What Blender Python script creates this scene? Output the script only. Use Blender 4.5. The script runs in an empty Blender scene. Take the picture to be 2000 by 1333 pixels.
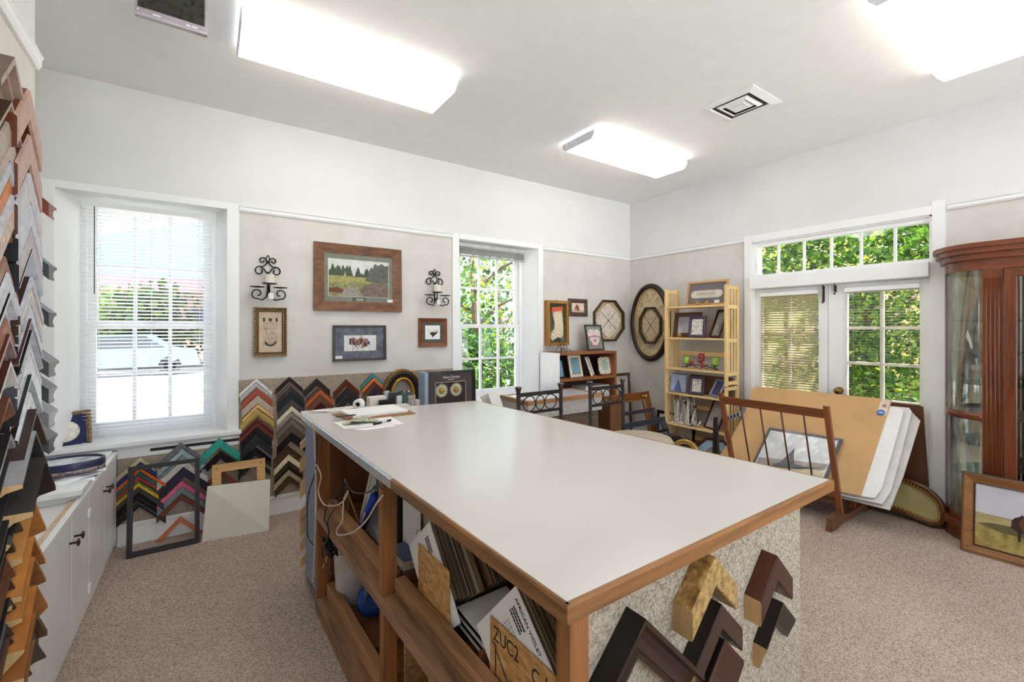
import bpy, math, random
from mathutils import Matrix, Vector
random.seed(7)
SC = bpy.context.scene
COL = SC.collection
pi = math.pi
# ---------------------------------------------------------------- camera geometry
FPX, CXP, HYP, EYE = 868.0, 1000.0, 642.0, 1.45
YAW = math.radians(34.3)
AX = (math.sin(YAW), math.cos(YAW)); RT = (math.cos(YAW), -math.sin(YAW))
def ray(u, v):
    t = (u-CXP)/FPX
    return (AX[0]+RT[0]*t, AX[1]+RT[1]*t, (HYP-v)/FPX)
def onX(u, v, x):
    r = ray(u, v); k = x/r[0]; return Vector((x, r[1]*k, EYE+r[2]*k))
def onY(u, v, y):
    r = ray(u, v); k = y/r[1]; return Vector((r[0]*k, y, EYE+r[2]*k))
def onZ(u, v, z):
    r = ray(u, v); k = (z-EYE)/r[2]; return Vector((r[0]*k, r[1]*k, z))
# ---------------------------------------------------------------- materials
def lin(c):
    o = []
    for x in c[:3]:
        x = x/255.0
        o.append(x/12.92 if x <= .04045 else ((x+.055)/1.055)**2.4)
    return (o[0], o[1], o[2], 1)
_MC = {}
def newmat(name):
    m = bpy.data.materials.new(name); m.use_nodes = True
    nt = m.node_tree; b = nt.nodes['Principled BSDF']
    return m, nt, b
def coords(nt, scale=(1,1,1), kind='Object'):
    tc = nt.nodes.new('ShaderNodeTexCoord'); mp = nt.nodes.new('ShaderNodeMapping')
    mp.inputs['Scale'].default_value = scale
    nt.links.new(tc.outputs[kind], mp.inputs['Vector']); return mp.outputs['Vector']
def noise(nt, vec, scale, detail=3, rough=.55):
    n = nt.nodes.new('ShaderNodeTexNoise'); n.inputs['Scale'].default_value = scale
    n.inputs['Detail'].default_value = detail; n.inputs['Roughness'].default_value = rough
    nt.links.new(vec, n.inputs['Vector']); return n.outputs['Fac']
def ramp(nt, fac, stops):
    r = nt.nodes.new('ShaderNodeValToRGB'); e = r.color_ramp.elements
    e[0].position, e[0].color = stops[0][0], lin(stops[0][1])
    e[1].position, e[1].color = stops[-1][0], lin(stops[-1][1])
    for p, c in stops[1:-1]:
        x = e.new(p); x.color = lin(c)
    nt.links.new(fac, r.inputs['Fac']); return r.outputs['Color']
def bumpn(nt, b, h, strength, dist=.01):
    bn = nt.nodes.new('ShaderNodeBump'); bn.inputs['Strength'].default_value = strength
    bn.inputs['Distance'].default_value = dist
    nt.links.new(h, bn.inputs['Height']); nt.links.new(bn.outputs['Normal'], b.inputs['Normal'])
def sh(c, f): return tuple(max(0, min(255, x*f)) for x in c)
def plain(c, rough=.5, metal=0.0, var=.06, scale=12, bump=0, spec=.5):
    key = ('p', c, rough, metal, var, scale, bump, spec)
    if key in _MC: return _MC[key]
    m, nt, b = newmat('paint'); b.inputs['Roughness'].default_value = rough
    b.inputs['Metallic'].default_value = metal; b.inputs['Specular IOR Level'].default_value = spec
    if var:
        v = coords(nt); f = noise(nt, v, scale, 3)
        nt.links.new(ramp(nt, f, [(.3, sh(c, 1-var)), (.7, sh(c, 1+var))]), b.inputs['Base Color'])
        if bump: bumpn(nt, b, f, bump)
    else: b.inputs['Base Color'].default_value = lin(c)
    _MC[key] = m; return m
def wood(c, axis='z', rough=.42, contrast=.28, scale=1.0, spec=.4):
    key = ('w', c, axis, rough, contrast, scale)
    if key in _MC: return _MC[key]
    m, nt, b = newmat('wood'); s = [34*scale]*3; s['xyz'.index(axis)] = 2.2*scale
    v = coords(nt, tuple(s)); f = noise(nt, v, 1.6, 5, .6)
    s2 = [9*scale]*3; s2['xyz'.index(axis)] = 1.0*scale
    v2 = coords(nt, tuple(s2)); f2 = noise(nt, v2, 1.2, 2)
    mx = nt.nodes.new('ShaderNodeMath'); mx.operation = 'ADD'
    nt.links.new(f, mx.inputs[0]); nt.links.new(f2, mx.inputs[1])
    hf = nt.nodes.new('ShaderNodeMath'); hf.operation = 'MULTIPLY'; hf.inputs[1].default_value = .5
    nt.links.new(mx.outputs[0], hf.inputs[0])
    nt.links.new(ramp(nt, hf.outputs[0], [(.32, sh(c, 1-contrast)), (.5, c), (.68, sh(c, 1+contrast*.6))]), b.inputs['Base Color'])
    b.inputs['Roughness'].default_value = rough; b.inputs['Specular IOR Level'].default_value = spec
    bumpn(nt, b, f, .08, .004)
    _MC[key] = m; return m
def blotch(stops, scale=6, rough=.6, detail=4, stretch=(1,1,1), bump=0):
    key = ('b', str(stops), scale, rough, stretch, bump)
    if key in _MC: return _MC[key]
    m, nt, b = newmat('mottle'); v = coords(nt, stretch); f = noise(nt, v, scale, detail, .62)
    nt.links.new(ramp(nt, f, stops), b.inputs['Base Color']); b.inputs['Roughness'].default_value = rough
    if bump: bumpn(nt, b, f, bump)
    _MC[key] = m; return m
def carpet(c1, c2, c3, scale, bump=.6, dist=.01, stretch=(1,1,1)):
    m, nt, b = newmat('carpet'); v = coords(nt, stretch)
    vo = nt.nodes.new('ShaderNodeTexVoronoi'); vo.inputs['Scale'].default_value = scale
    nt.links.new(v, vo.inputs['Vector'])
    sep = nt.nodes.new('ShaderNodeSeparateColor'); nt.links.new(vo.outputs['Color'], sep.inputs['Color'])
    col = ramp(nt, sep.outputs['Red'], [(.0, c1), (.45, c2), (1, c3)])
    f2 = noise(nt, v, 1.3, 3)
    mix = nt.nodes.new('ShaderNodeMix'); mix.data_type = 'RGBA'; mix.blend_type = 'MULTIPLY'
    mix.inputs['Factor'].default_value = .5
    nt.links.new(col, mix.inputs['A']); nt.links.new(ramp(nt, f2, [(.3, (215,212,210)), (.7, (255,255,255))]), mix.inputs['B'])
    nt.links.new(mix.outputs['Result'], b.inputs['Base Color'])
    b.inputs['Roughness'].default_value = .95; b.inputs['Specular IOR Level'].default_value = .1
    bumpn(nt, b, vo.outputs['Distance'], bump, dist)
    return m
def emit(c, strength):
    m, nt, b = newmat('glow'); b.inputs['Base Color'].default_value = lin(c)
    b.inputs['Emission Color'].default_value = lin(c); b.inputs['Emission Strength'].default_value = strength
    return m
def glassy(tint=(255,255,255), refl=.07, rough=.02):
    m = bpy.data.materials.new('glass'); m.use_nodes = True; nt = m.node_tree; nt.nodes.clear()
    o = nt.nodes.new('ShaderNodeOutputMaterial'); t = nt.nodes.new('ShaderNodeBsdfTransparent')
    g = nt.nodes.new('ShaderNodeBsdfGlossy'); g.inputs['Roughness'].default_value = rough
    t.inputs['Color'].default_value = lin(tint); mx = nt.nodes.new('ShaderNodeMixShader')
    lw = nt.nodes.new('ShaderNodeLayerWeight'); lw.inputs['Blend'].default_value = .35
    ml = nt.nodes.new('ShaderNodeMath'); ml.operation = 'MULTIPLY_ADD'; ml.inputs[1].default_value = .55; ml.inputs[2].default_value = refl
    nt.links.new(lw.outputs['Fresnel'], ml.inputs[0]); nt.links.new(ml.outputs[0], mx.inputs['Fac'])
    nt.links.new(t.outputs[0], mx.inputs[1]); nt.links.new(g.outputs[0], mx.inputs[2]); nt.links.new(mx.outputs[0], o.inputs['Surface'])
    return m
def leafmat(c, tr=.45):
    m = bpy.data.materials.new('leaf'); m.use_nodes = True; nt = m.node_tree; b = nt.nodes['Principled BSDF']
    o = nt.nodes['Material Output']; b.inputs['Base Color'].default_value = lin(c); b.inputs['Roughness'].default_value = .45
    t = nt.nodes.new('ShaderNodeBsdfTranslucent'); t.inputs['Color'].default_value = lin((min(255,c[0]*1.25), min(255,c[1]*1.2), c[2]*.6))
    mx = nt.nodes.new('ShaderNodeMixShader'); mx.inputs['Fac'].default_value = tr
    nt.links.new(b.outputs[0], mx.inputs[1]); nt.links.new(t.outputs[0], mx.inputs[2]); nt.links.new(mx.outputs[0], o.inputs['Surface'])
    return m
# ---------------------------------------------------------------- mesh builder
class MB:
    def __init__(s, T=None):
        s.v = []; s.f = []; s.m = []; s.sm = []; s.T = T
    def add(s, vs, fs, mi=0, smooth=False):
        o = len(s.v)
        for p in vs:
            p = Vector(p)
            s.v.append(s.T @ p if s.T is not None else p)
        for f in fs:
            s.f.append([i+o for i in f]); s.m.append(mi); s.sm.append(smooth)
    def box(s, x0, x1, y0, y1, z0, z1, mi=0):
        if x0 > x1: x0, x1 = x1, x0
        if y0 > y1: y0, y1 = y1, y0
        if z0 > z1: z0, z1 = z1, z0
        vs = [(x, y, z) for z in (z0, z1) for y in (y0, y1) for x in (x0, x1)]
        s.add(vs, [(0,2,3,1), (4,5,7,6), (0,1,5,4), (2,6,7,3), (0,4,6,2), (1,3,7,5)], mi); return s
    def hexa(s, b, t, mi=0):   # bottom 4 pts, top 4 pts (same winding)
        s.add(list(b)+list(t), [(3,2,1,0), (4,5,6,7), (0,1,5,4), (1,2,6,5), (2,3,7,6), (3,0,4,7)], mi); return s
    def prism(s, poly, z0, z1, mi=0, smooth=False):
        n = len(poly); vs = [(x, y, z0) for x, y in poly]+[(x, y, z1) for x, y in poly]
        s.add(vs, [tuple(range(n-1, -1, -1)), tuple(range(n, 2*n))], mi)
        o = len(s.v)-2*n
        for i in range(n):
            j = (i+1) % n; s.f.append([o+i, o+j, o+n+j, o+n+i]); s.m.append(mi); s.sm.append(smooth)
        return s
    def tube(s, pts, r, n=8, mi=0, closed=False):
        pts = [Vector(p) for p in pts]; N = len(pts); rs = r if isinstance(r, (list, tuple)) else [r]*N
        vs = []; prev = None
        for i, p in enumerate(pts):
            if closed: d = pts[(i+1) % N]-pts[i-1]
            else: d = pts[min(i+1, N-1)]-pts[max(i-1, 0)]
            if d.length < 1e-9: d = Vector((0,0,1))
            d.normalize()
            if prev is None:
                a = Vector((0,0,1)) if abs(d.z) < .9 else Vector((1,0,0))
                u = d.cross(a).normalized()
            else:
                u = prev-d*prev.dot(d)
                u = u.normalized() if u.length > 1e-6 else d.orthogonal().normalized()
            prev = u; w = d.cross(u)
            for k in range(n):
                a = 2*pi*k/n; vs.append(p+(u*math.cos(a)+w*math.sin(a))*rs[i])
        fs = []
        for i in range(N if closed else N-1):
            for k in range(n):
                a = i*n+k; b = i*n+(k+1) % n; i2 = (i+1) % N
                fs.append((a, b, i2*n+(k+1) % n, i2*n+k))
        if not closed:
            fs.append(tuple(range(n-1, -1, -1))); fs.append(tuple((N-1)*n+k for k in range(n)))
        s.add(vs, fs, mi, True); return s
    def lathe(s, prof, c=(0,0,0), n=24, mi=0, axis='z', sx=1, sy=1):
        vs = []; fs = []; c = Vector(c)
        for r, z in prof:
            for k in range(n):
                a = 2*pi*k/n; x, y = r*math.cos(a)*sx, r*math.sin(a)*sy
                p = (x, y, z) if axis == 'z' else ((z, x, y) if axis == 'x' else (x, z, y))
                vs.append(c+Vector(p))
        for i in range(len(prof)-1):
            for k in range(n):
                fs.append((i*n+k, i*n+(k+1) % n, (i+1)*n+(k+1) % n, (i+1)*n+k))
        if prof[0][0] > 1e-6: fs.append(tuple(range(n-1, -1, -1)))
        if prof[-1][0] > 1e-6: fs.append(tuple((len(prof)-1)*n+k for k in range(n)))
        s.add(vs, fs, mi, True); return s
    def ball(s, c, r, n=12, mi=0, sz=1.0):
        return s.lathe([(max(1e-5, r*math.sin(pi*i/8)), -r*sz*math.cos(pi*i/8)) for i in range(9)], c, n, mi)
    def loop(s, pts, prof, mi=0, smooth=False, close=True):
        """sweep profile (inset a, height b) round a closed ccw outline in local xy"""
        n = len(pts); P = [Vector((p[0], p[1])) for p in pts]; bis = []
        for i in range(n):
            e0 = (P[i]-P[i-1]).normalized(); e1 = (P[(i+1) % n]-P[i]).normalized()
            n0 = Vector((-e0.y, e0.x)); n1 = Vector((-e1.y, e1.x)); b = n0+n1
            bis.append(b/max(.3, (1+n0.dot(n1))))
        vs = []; fs = []
        for a, b in prof:
            for i in range(n):
                q = P[i]+bis[i]*a; vs.append((q.x, q.y, b))
        m = len(prof)
        for j in range(m if close else m-1):
            j2 = (j+1) % m
            for i in range(n):
                i2 = (i+1) % n; fs.append((j*n+i, j*n+i2, j2*n+i2, j2*n+i))
        s.add(vs, fs, mi, smooth); return s
    def quad(s, a, b, c, d, mi=0): s.add([a, b, c, d], [(0,1,2,3)], mi); return s
    def face(s, pts, mi=0): s.add(pts, [tuple(range(len(pts)))], mi); return s
    def build(s, name, mats, parent=None, bevel=0, kind=None, recalc=True):
        if not isinstance(mats, (list, tuple)): mats = [mats]
        me = bpy.data.meshes.new(name)
        if parent is not None: org = PL[parent.name]
        else:
            xs = [p.x for p in s.v]; ys = [p.y for p in s.v]; zs = [p.z for p in s.v]
            org = Vector(((min(xs)+max(xs))/2, (min(ys)+max(ys))/2, min(zs)))
        me.from_pydata([tuple(p-org) for p in s.v], [], s.f)
        for m in mats: me.materials.append(m)
        me.polygons.foreach_set('material_index', [min(i, len(mats)-1) for i in s.m])
        me.polygons.foreach_set('use_smooth', s.sm)
        me.update()
        if recalc:
            import bmesh
            bm = bmesh.new(); bm.from_mesh(me); bmesh.ops.recalc_face_normals(bm, faces=bm.faces); bm.to_mesh(me); bm.free()
        o = bpy.data.objects.new(name, me); COL.objects.link(o)
        if parent is not None:
            o.parent = parent; PL[o.name] = org
        else:
            o.location = org; PL[o.name] = org
        if bevel:
            b = o.modifiers.new('Bevel', 'BEVEL'); b.width = bevel; b.segments = 2; b.limit_method = 'ANGLE'; b.angle_limit = .7
            b.use_clamp_overlap = True
        if kind: o['kind'] = kind
        return o
PL = {}
def tag(o, label, cat, group=None):
    o['label'] = label; o['category'] = cat
    if group: o['group'] = group
    return o
def thing(name, label, cat, loc, group=None):
    o = bpy.data.objects.new(name, None); COL.objects.link(o); o.location = loc; o.empty_display_size = .05
    PL[o.name] = Vector(loc); return tag(o, label, cat, group)
def structure(name, loc):
    o = bpy.data.objects.new(name, None); COL.objects.link(o); o.location = loc; o.empty_display_size = .05
    PL[o.name] = Vector(loc); o['kind'] = 'structure'; return o
def frameT(o, u, n):
    """local x=u, z=n, y=n x u, origin o"""
    u = Vector(u).normalized(); n = Vector(n).normalized(); n = (n-u*u.dot(n)).normalized(); v = n.cross(u)
    M = Matrix((( u.x, v.x, n.x, o[0]), (u.y, v.y, n.y, o[1]), (u.z, v.z, n.z, o[2]), (0,0,0,1)))
    return M
BX, BY, BZ = Vector((1,0,0)), Vector((0,1,0)), Vector((0,0,1))
def rect(w, h, x0=None, y0=0):
    x0 = -w/2 if x0 is None else x0
    return [(x0, y0), (x0+w, y0), (x0+w, y0+h), (x0, y0+h)]
def ell(rx, ry, n=48, cx=0, cy=0): return [(cx+rx*math.cos(2*pi*i/n), cy+ry*math.sin(2*pi*i/n)) for i in range(n)]
def spiral(cx, cz, r0, r1, a0, a1, n=24):
    return [(cx+(r0+(r1-r0)*i/n)*math.cos(a0+(a1-a0)*i/n), cz+(r0+(r1-r0)*i/n)*math.sin(a0+(a1-a0)*i/n)) for i in range(n+1)]
def text_mesh(txt, size, T, mat, name, parent, align='CENTER', extrude=.0006, sx=1.0):
    cu = bpy.data.curves.new('lettering', 'FONT'); cu.body = txt; cu.size = size; cu.align_x = align; cu.extrude = extrude; cu.resolution_u = 3
    o = bpy.data.objects.new('lettering_source', cu); COL.objects.link(o)
    bpy.context.view_layer.update()
    me = bpy.data.meshes.new_from_object(o.evaluated_get(bpy.context.evaluated_depsgraph_get()))
    bpy.data.objects.remove(o); org = PL[parent.name]
    for v in me.vertices:
        p = T @ Vector((v.co.x*sx, v.co.y, v.co.z)); v.co = p-org
    me.materials.clear(); me.materials.append(mat)
    ob = bpy.data.objects.new(name, me); COL.objects.link(ob); ob.parent = parent; PL[ob.name] = org
    return ob
ORD = ['topmost', 'second', 'third', 'fourth', 'fifth', 'sixth', 'seventh', 'eighth', 'ninth', 'tenth', 'eleventh', 'twelfth', 'thirteenth',
       'fourteenth', 'fifteenth', 'sixteenth', 'seventeenth', 'eighteenth', 'nineteenth', 'twentieth', 'twenty-first', 'twenty-second', 'twenty-third', 'twenty-fourth', 'twenty-fifth', 'twenty-sixth']
# profiles: (inset 0..1, height 0..1)
PROF = {
 'flat':  [(0,0),(0,.92),(.06,1),(.94,1),(1,.92),(1,0)],
 'scoop': [(0,0),(0,1),(.14,1),(.25,.72),(.5,.52),(.78,.55),(.86,.68),(1,.62),(1,0)],
 'ridge': [(0,0),(0,.55),(.12,.62),(.3,.95),(.45,1),(.6,.9),(.8,.5),(.86,.6),(1,.52),(1,0)],
 'round': [(0,0),(0,.5),(.1,.8),(.3,.98),(.5,1),(.7,.95),(.9,.72),(1,.45),(1,0)],
 'step':  [(0,0),(0,1),(.22,1),(.24,.8),(.55,.8),(.57,.6),(1,.6),(1,0)],
 'slope': [(0,0),(0,1),(.1,1),(.9,.45),(1,.45),(1,0)],
}
def prof(kind, fw, d, d0=0): return [(a*fw, d0+b*(d-d0)) for a, b in PROF[kind]]
RAW = None
# ---------------------------------------------------------------- shared materials
RAW = wood((205,168,118), 'z', .7, .12)
WHITE = plain((229,228,228), .45, 0, .012, 3)
TRIM = plain((246,246,246), .35, 0, .01, 3)
CEILM = plain((247,247,247), .8, 0, .008, 9, .12)
BLACK = plain((22,21,22), .35)
IRON = plain((42,36,32), .4, .6)
PAPER = plain((240,239,236), .6, 0, .02)
GLASS = glassy((252,254,254), .02)
PICGLASS = glassy((255,255,255), .03)
wallpaper = blotch([(.3,(210,204,197)), (.5,(217,212,206)), (.7,(224,220,215))], 5, .75, 6, (1,1,1), .15)
floorm = carpet((156,134,120), (190,170,156), (214,196,183), 190, .6, .006)
boardcarpet = carpet((150,132,116), (184,168,150), (206,192,176), 260, .6, .006)
berber = carpet((158,143,124), (188,173,154), (207,194,177), 170, .6, .006)
bluecarpet = carpet((120,128,150), (152,160,182), (182,190,208), 300, .5, .005)
# ---------------------------------------------------------------- room
YA, XB, CEIL = 3.92, 4.54, 3.067
RAIL = 2.34
YR = -2.3
def wall(name, boxes, mats):
    b = MB()
    for bx in boxes: b.box(*bx[:6], bx[6] if len(bx) > 6 else 0)
    return b.build(name, mats, kind='structure')
MB().box(-1.35, 4.8, YR-.2, 4.2, -.08, 0).build('floor', floorm, kind='structure')
MB().box(-1.35, 4.8, YR-.2, 4.2, CEIL, CEIL+.12).build('ceiling', CEILM, kind='structure')
# back wall with two window openings
W1 = (-.798, .11, .69, 2.335); W2 = (2.038, 3.018, .69, 2.335)
T = YA+.26
wall('wall_back', [(-1.35, XB+.25, YA, T, RAIL, CEIL, 0),
    (-1.35, W1[0], YA, T, 0, RAIL, 0), (W1[0], W1[1], YA, T, 0, W1[2], 0), (W1[1], .188, YA, T, 0, RAIL, 0),
    (.188, 1.965, YA, T, 0, RAIL, 1), (1.965, W2[0], YA, T, 0, RAIL, 0), (W2[0], W2[1], YA, T, 0, W2[2], 0),
    (W2[1], 3.09, YA, T, 0, RAIL, 0), (3.09, XB+.25, YA, T, 0, RAIL, 1)], [WHITE, wallpaper])
D = (.99, 2.345, 0, 2.315)
TX = XB+.2
wall('wall_right', [(XB, TX, YR, YA, RAIL, CEIL, 0), (XB, TX, D[1], 2.42, 0, RAIL, 0), (XB, TX, 2.42, YA, 0, RAIL, 1),
    (XB, TX, D[0], D[1], D[3], RAIL, 0), (XB, TX, .91, D[0], 0, RAIL, 0), (XB, TX, YR, .91, 0, RAIL, 1)], [WHITE, wallpaper])
# left wall stands slightly out of square and ends in a corner before the alcove
X0W, TL, YEND = .44, .0213, 2.15
def wc(y, off=0): return -(X0W-off)-TL*y
b = MB()
for z0, z1, mi in ((0, RAIL, 1), (RAIL, CEIL, 0)):
    p = [(wc(YR), YR), (wc(YEND), YEND), (-1.3, YEND), (-1.3, YR)]
    b.hexa([(x, y, z0) for x, y in p], [(x, y, z1) for x, y in p], mi)
b.build('wall_left', [WHITE, wallpaper], kind='structure')
wall('wall_alcove', [(-1.35, -1.2, YEND, YA, 0, CEIL, 0)], [WHITE])
RW_ = (-.1, 4.2, .35, 2.8)   # wide shop window added behind the camera for daylight; cabinet reflection hints at one
wall('wall_rear', [(-1.35, RW_[0], YR-.2, YR, 0, CEIL, 0), (RW_[1], 4.8, YR-.2, YR, 0, CEIL, 0), (RW_[0], RW_[1], YR-.2, YR, 0, RW_[2], 0), (RW_[0], RW_[1], YR-.2, YR, RW_[3], CEIL, 0)], [WHITE])
r = structure('window_4', (2.05, YR, RW_[2])); b = MB()
b.box(RW_[0], RW_[1], YR-.14, YR-.08, RW_[2], RW_[2]+.06).box(RW_[0], RW_[1], YR-.14, YR-.08, RW_[3]-.06, RW_[3])
for k in range(5):
    x = RW_[0]+.03+(RW_[1]-RW_[0]-.06)*k/4; b.box(x-.03, x+.03, YR-.14, YR-.08, RW_[2]+.06, RW_[3]-.06)
b.box(RW_[0]+.06, RW_[1]-.06, YR-.13, YR-.09, 2.1, 2.14); b.build('window_frame', TRIM, r)
MB().box(RW_[0], RW_[1], YR-.112, YR-.108, RW_[2]+.06, RW_[3]-.06).build('pane', GLASS, r)
# picture rail
RP = [(0,0),(.012,0),(.022,.012),(.022,.03),(.03,.038),(0,.038)]
def rail_y(name, x0, x1):
    b = MB(); vs = []
    for x in (x0, x1): vs += [(x, YA-a, RAIL+c-.01) for a, c in RP]
    n = len(RP); b.add(vs, [tuple(range(n)), tuple(range(n, 2*n))]+[(i, (i+1) % n, n+(i+1) % n, n+i) for i in range(n)])
    b.build(name, TRIM, kind='structure')
def rail_x(name, y0, y1):
    b = MB(); vs = []
    for y in (y0, y1): vs += [(XB-a, y, RAIL+c-.01) for a, c in RP]
    n = len(RP); b.add(vs, [tuple(range(n)), tuple(range(n, 2*n))]+[(i, (i+1) % n, n+(i+1) % n, n+i) for i in range(n)])
    b.build(name, TRIM, kind='structure')
rail_y('trim_1', .188, 1.965); rail_y('trim_2', 3.09, XB-.001); rail_x('trim_3', 2.42, YA-.03); rail_x('trim_4', YR, .905)
b = MB()
for y0, y1 in ((YR, YEND),):
    vs = []
    for y in (y0, y1+.008): vs += [(wc(y)+a*.7, y, RAIL+c*1.1-.01) for a, c in RP]
    n = len(RP); b.add(vs, [tuple(range(n)), tuple(range(n, 2*n))]+[(i, (i+1) % n, n+(i+1) % n, n+i) for i in range(n)])
b.build('trim_5', TRIM, kind='structure')
# baseboards
b = MB(); b.box(-.5, XB, YA-.022, YA, 0, .13).box(-.5, XB, YA-.03, YA, .13, .15); b.build('baseboard_back', TRIM, kind='structure')
b = MB(); b.box(XB-.02, XB, 2.43, YA-.03, 0, .14).box(XB-.02, XB, YR, .9, 0, .14); b.build('baseboard_right', TRIM, kind='structure')
# ---------------------------------------------------------------- windows
def window(name, W, inset, casing):
    x0, x1, z0, z1 = W; r = structure(name, ((x0+x1)/2, YA, z0))
    ix0, ix1, iz0, iz1 = inset; yb = YA+.17
    b = MB()    # splayed jamb lining
    b.quad((x0, YA, z0), (ix0, yb, iz0), (ix0, yb, iz1), (x0, YA, z1)).quad((x1, YA, z0), (x1, YA, z1), (ix1, yb, iz1), (ix1, yb, iz0))
    b.quad((x0, YA, z1), (ix0, yb, iz1), (ix1, yb, iz1), (x1, YA, z1)).quad((x0, YA, z0), (x1, YA, z0), (ix1, yb, iz0), (ix0, yb, iz0))
    b.build('jamb_lining', TRIM, r)
    b = MB()
    c0, c1 = casing
    b.box(c0, x0, YA-.012, YA, z0-.03, z1+.05).box(x1, c1, YA-.012, YA, z0-.03, z1+.05).box(x0, x1, YA-.012, YA, z1, z1+.05)
    b.build('casing', TRIM, r, bevel=.003)
    b = MB()
    f = .035; b.box(ix0-.05, ix0+f, yb, yb+.09, iz0, iz1).box(ix1-f, ix1+.05, yb, yb+.09, iz0, iz1).box(ix0+f, ix1-f, yb, yb+.09, iz1-.03, iz1+.06).box(ix0+f, ix1-f, yb, yb+.09, iz0-.05, iz0+.03)
    b.build('window_frame', TRIM, r, bevel=.002)
    zm = iz0+(iz1-iz0)*.475
    for nm, za, zb, yo in (('lower_sash', iz0+.03, zm+.02, .012), ('upper_sash', zm-.02, iz1-.03, .045)):
        a0, a1 = ix0+f, ix1-f; s = .045; y0, y1 = yb+yo, yb+yo+.03
        b = MB(); b.box(a0, a0+s, y0, y1, za, zb).box(a1-s, a1, y0, y1, za, zb).box(a0+s, a1-s, y0, y1, zb-.04, zb).box(a0+s, a1-s, y0, y1, za, za+(.07 if nm[0] == 'l' else .04))
        za2 = za+(.07 if nm[0] == 'l' else .04)
        for i in (1, 2):
            x = a0+s+(a1-a0-2*s)*i/3; b.box(x-.011, x+.011, y0+.003, y1-.003, za2, zb-.04)
        zc = (za2+zb-.04)/2; b.box(a0+s, a1-s, y0+.004, y1-.004, zc-.011, zc+.011)
        o = b.build(nm, TRIM, r)
        MB().box(a0+s, a1-s, (y0+y1)/2-.001, (y0+y1)/2+.001, za2, zb-.04).build('pane', GLASS, o)
    b = MB(); xm = (ix0+ix1)/2; b.box(xm-.03, xm+.03, yb+.002, yb+.02, zm+.02, zm+.032).tube([(xm-.01, yb+.01, zm+.04), (xm+.03, yb-.004, zm+.04)], .005)
    b.build('sash_lock', plain((120,110,100), .4, .7), r)
    return r
w1 = window('window_1', W1, (-.715, .045, .70, 2.335), (-.86, .188))
w2 = window('window_2', W2, (2.09, 2.93, .70, 2.335), (1.965, 3.09))
b = MB(); b.box(-.87, .2, YA-.055, YA+.18, .665, .695).box(-.86, .19, YA-.03, YA-.0, .645, .665)
b.build('window_sill', TRIM, w1, bevel=.004)
b = MB(); b.box(1.96, 3.03, YA-.055, YA+.18, .665, .695); b.build('window_sill', TRIM, w2, bevel=.004)
# apron panel with slot below the left window
b = MB(); b.box(-.5, .188, YA-.028, YA, .585, .645); r = b.build('trim_6', TRIM, kind='structure')
b = MB(); b.box(-.33, .186, YA-.031, YA-.027, .612, .632); b.build('slot', BLACK, r)
# venetian blinds
slatwhite = None
def blind_mat(c, tr):
    m, nt, bs = newmat('blind'); o = nt.nodes['Material Output']; bs.inputs['Base Color'].default_value = lin(c); bs.inputs['Roughness'].default_value = .4
    t = nt.nodes.new('ShaderNodeBsdfTranslucent'); t.inputs['Color'].default_value = lin(c); mx = nt.nodes.new('ShaderNodeMixShader'); mx.inputs['Fac'].default_value = tr
    nt.links.new(bs.outputs[0], mx.inputs[1]); nt.links.new(t.outputs[0], mx.inputs[2]); nt.links.new(mx.outputs[0], o.inputs['Surface']); return m
SLAT = blind_mat((250,251,252), .6); SLATTAN = blind_mat((205,192,160), .5)
def blind(label, plane, a0, a1, z0, z1, tilt, pitch, mat, width=.025, wand=True):
    """plane: ('y', y) or ('x', x); slats run a0..a1"""
    ax, pv = plane
    def P(a, d, z): return (a, pv+d, z) if ax == 'y' else (pv-d, a, z)
    r = thing('window_blind', label, 'blind', P((a0+a1)/2, 0, z0))
    def bx(b, aa, ab, d0, d1, za, zb):
        p, q = P(aa, d0, za), P(ab, d1, zb); b.box(p[0], q[0], p[1], q[1], p[2], q[2])
    b = MB(); bx(b, a0, a1, -.02, .02, z1-.035, z1); b.build('headrail', TRIM, r, bevel=.002)
    b = MB(); z = z0+.03; c, s = math.cos(tilt)*width/2, math.sin(tilt)*width/2
    while z < z1-.04:
        b.quad(P(a0+.005, -c, z-s), P(a1-.005, -c, z-s), P(a1-.005, c, z+s), P(a0+.005, c, z+s)); z += pitch
    b.build('slats', mat, r, recalc=False)
    b = MB(); bx(b, a0+.004, a1-.004, -.012, .012, z0, z0+.016); b.build('bottom_rail', mat, r)
    b = MB()
    for f in (.12, .5, .88):
        a = a0+(a1-a0)*f; b.tube([P(a, -.013, z0), P(a, -.013, z1-.03)], .0008, 4); b.tube([P(a, .013, z0), P(a, .013, z1-.03)], .0008, 4)
    b.build('ladder_cord', mat, r)
    return r
bl = blind('open white venetian blind covering the big left window by the counter', ('y', YA+.125), -.70, .03, .735, 2.30, math.radians(-24), .0245, SLAT)
MB().tube([(-.63, YA+.095, 2.265), (-.63, YA+.095, 1.68)], .0028, 6).build('tilt_wand', plain((70,66,60), .5), bl)
# raised blind in window 2
r = thing('window_blind', 'white blind pulled up to the top of the window over the display case', 'blind', (2.5, YA+.12, 2.2))
b = MB(); b.box(2.085, 2.925, YA+.10, YA+.14, 2.29, 2.33); b.build('headrail', plain((220,220,220), .4), r)
b = MB()
for i in range(9): b.box(2.095, 2.915, YA+.107, YA+.133, 2.215+i*.0075, 2.2185+i*.0075)
b.box(2.09, 2.92, YA+.105, YA+.135, 2.19, 2.207)
b.build('slats', plain((170,168,166), .4), r)
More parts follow.
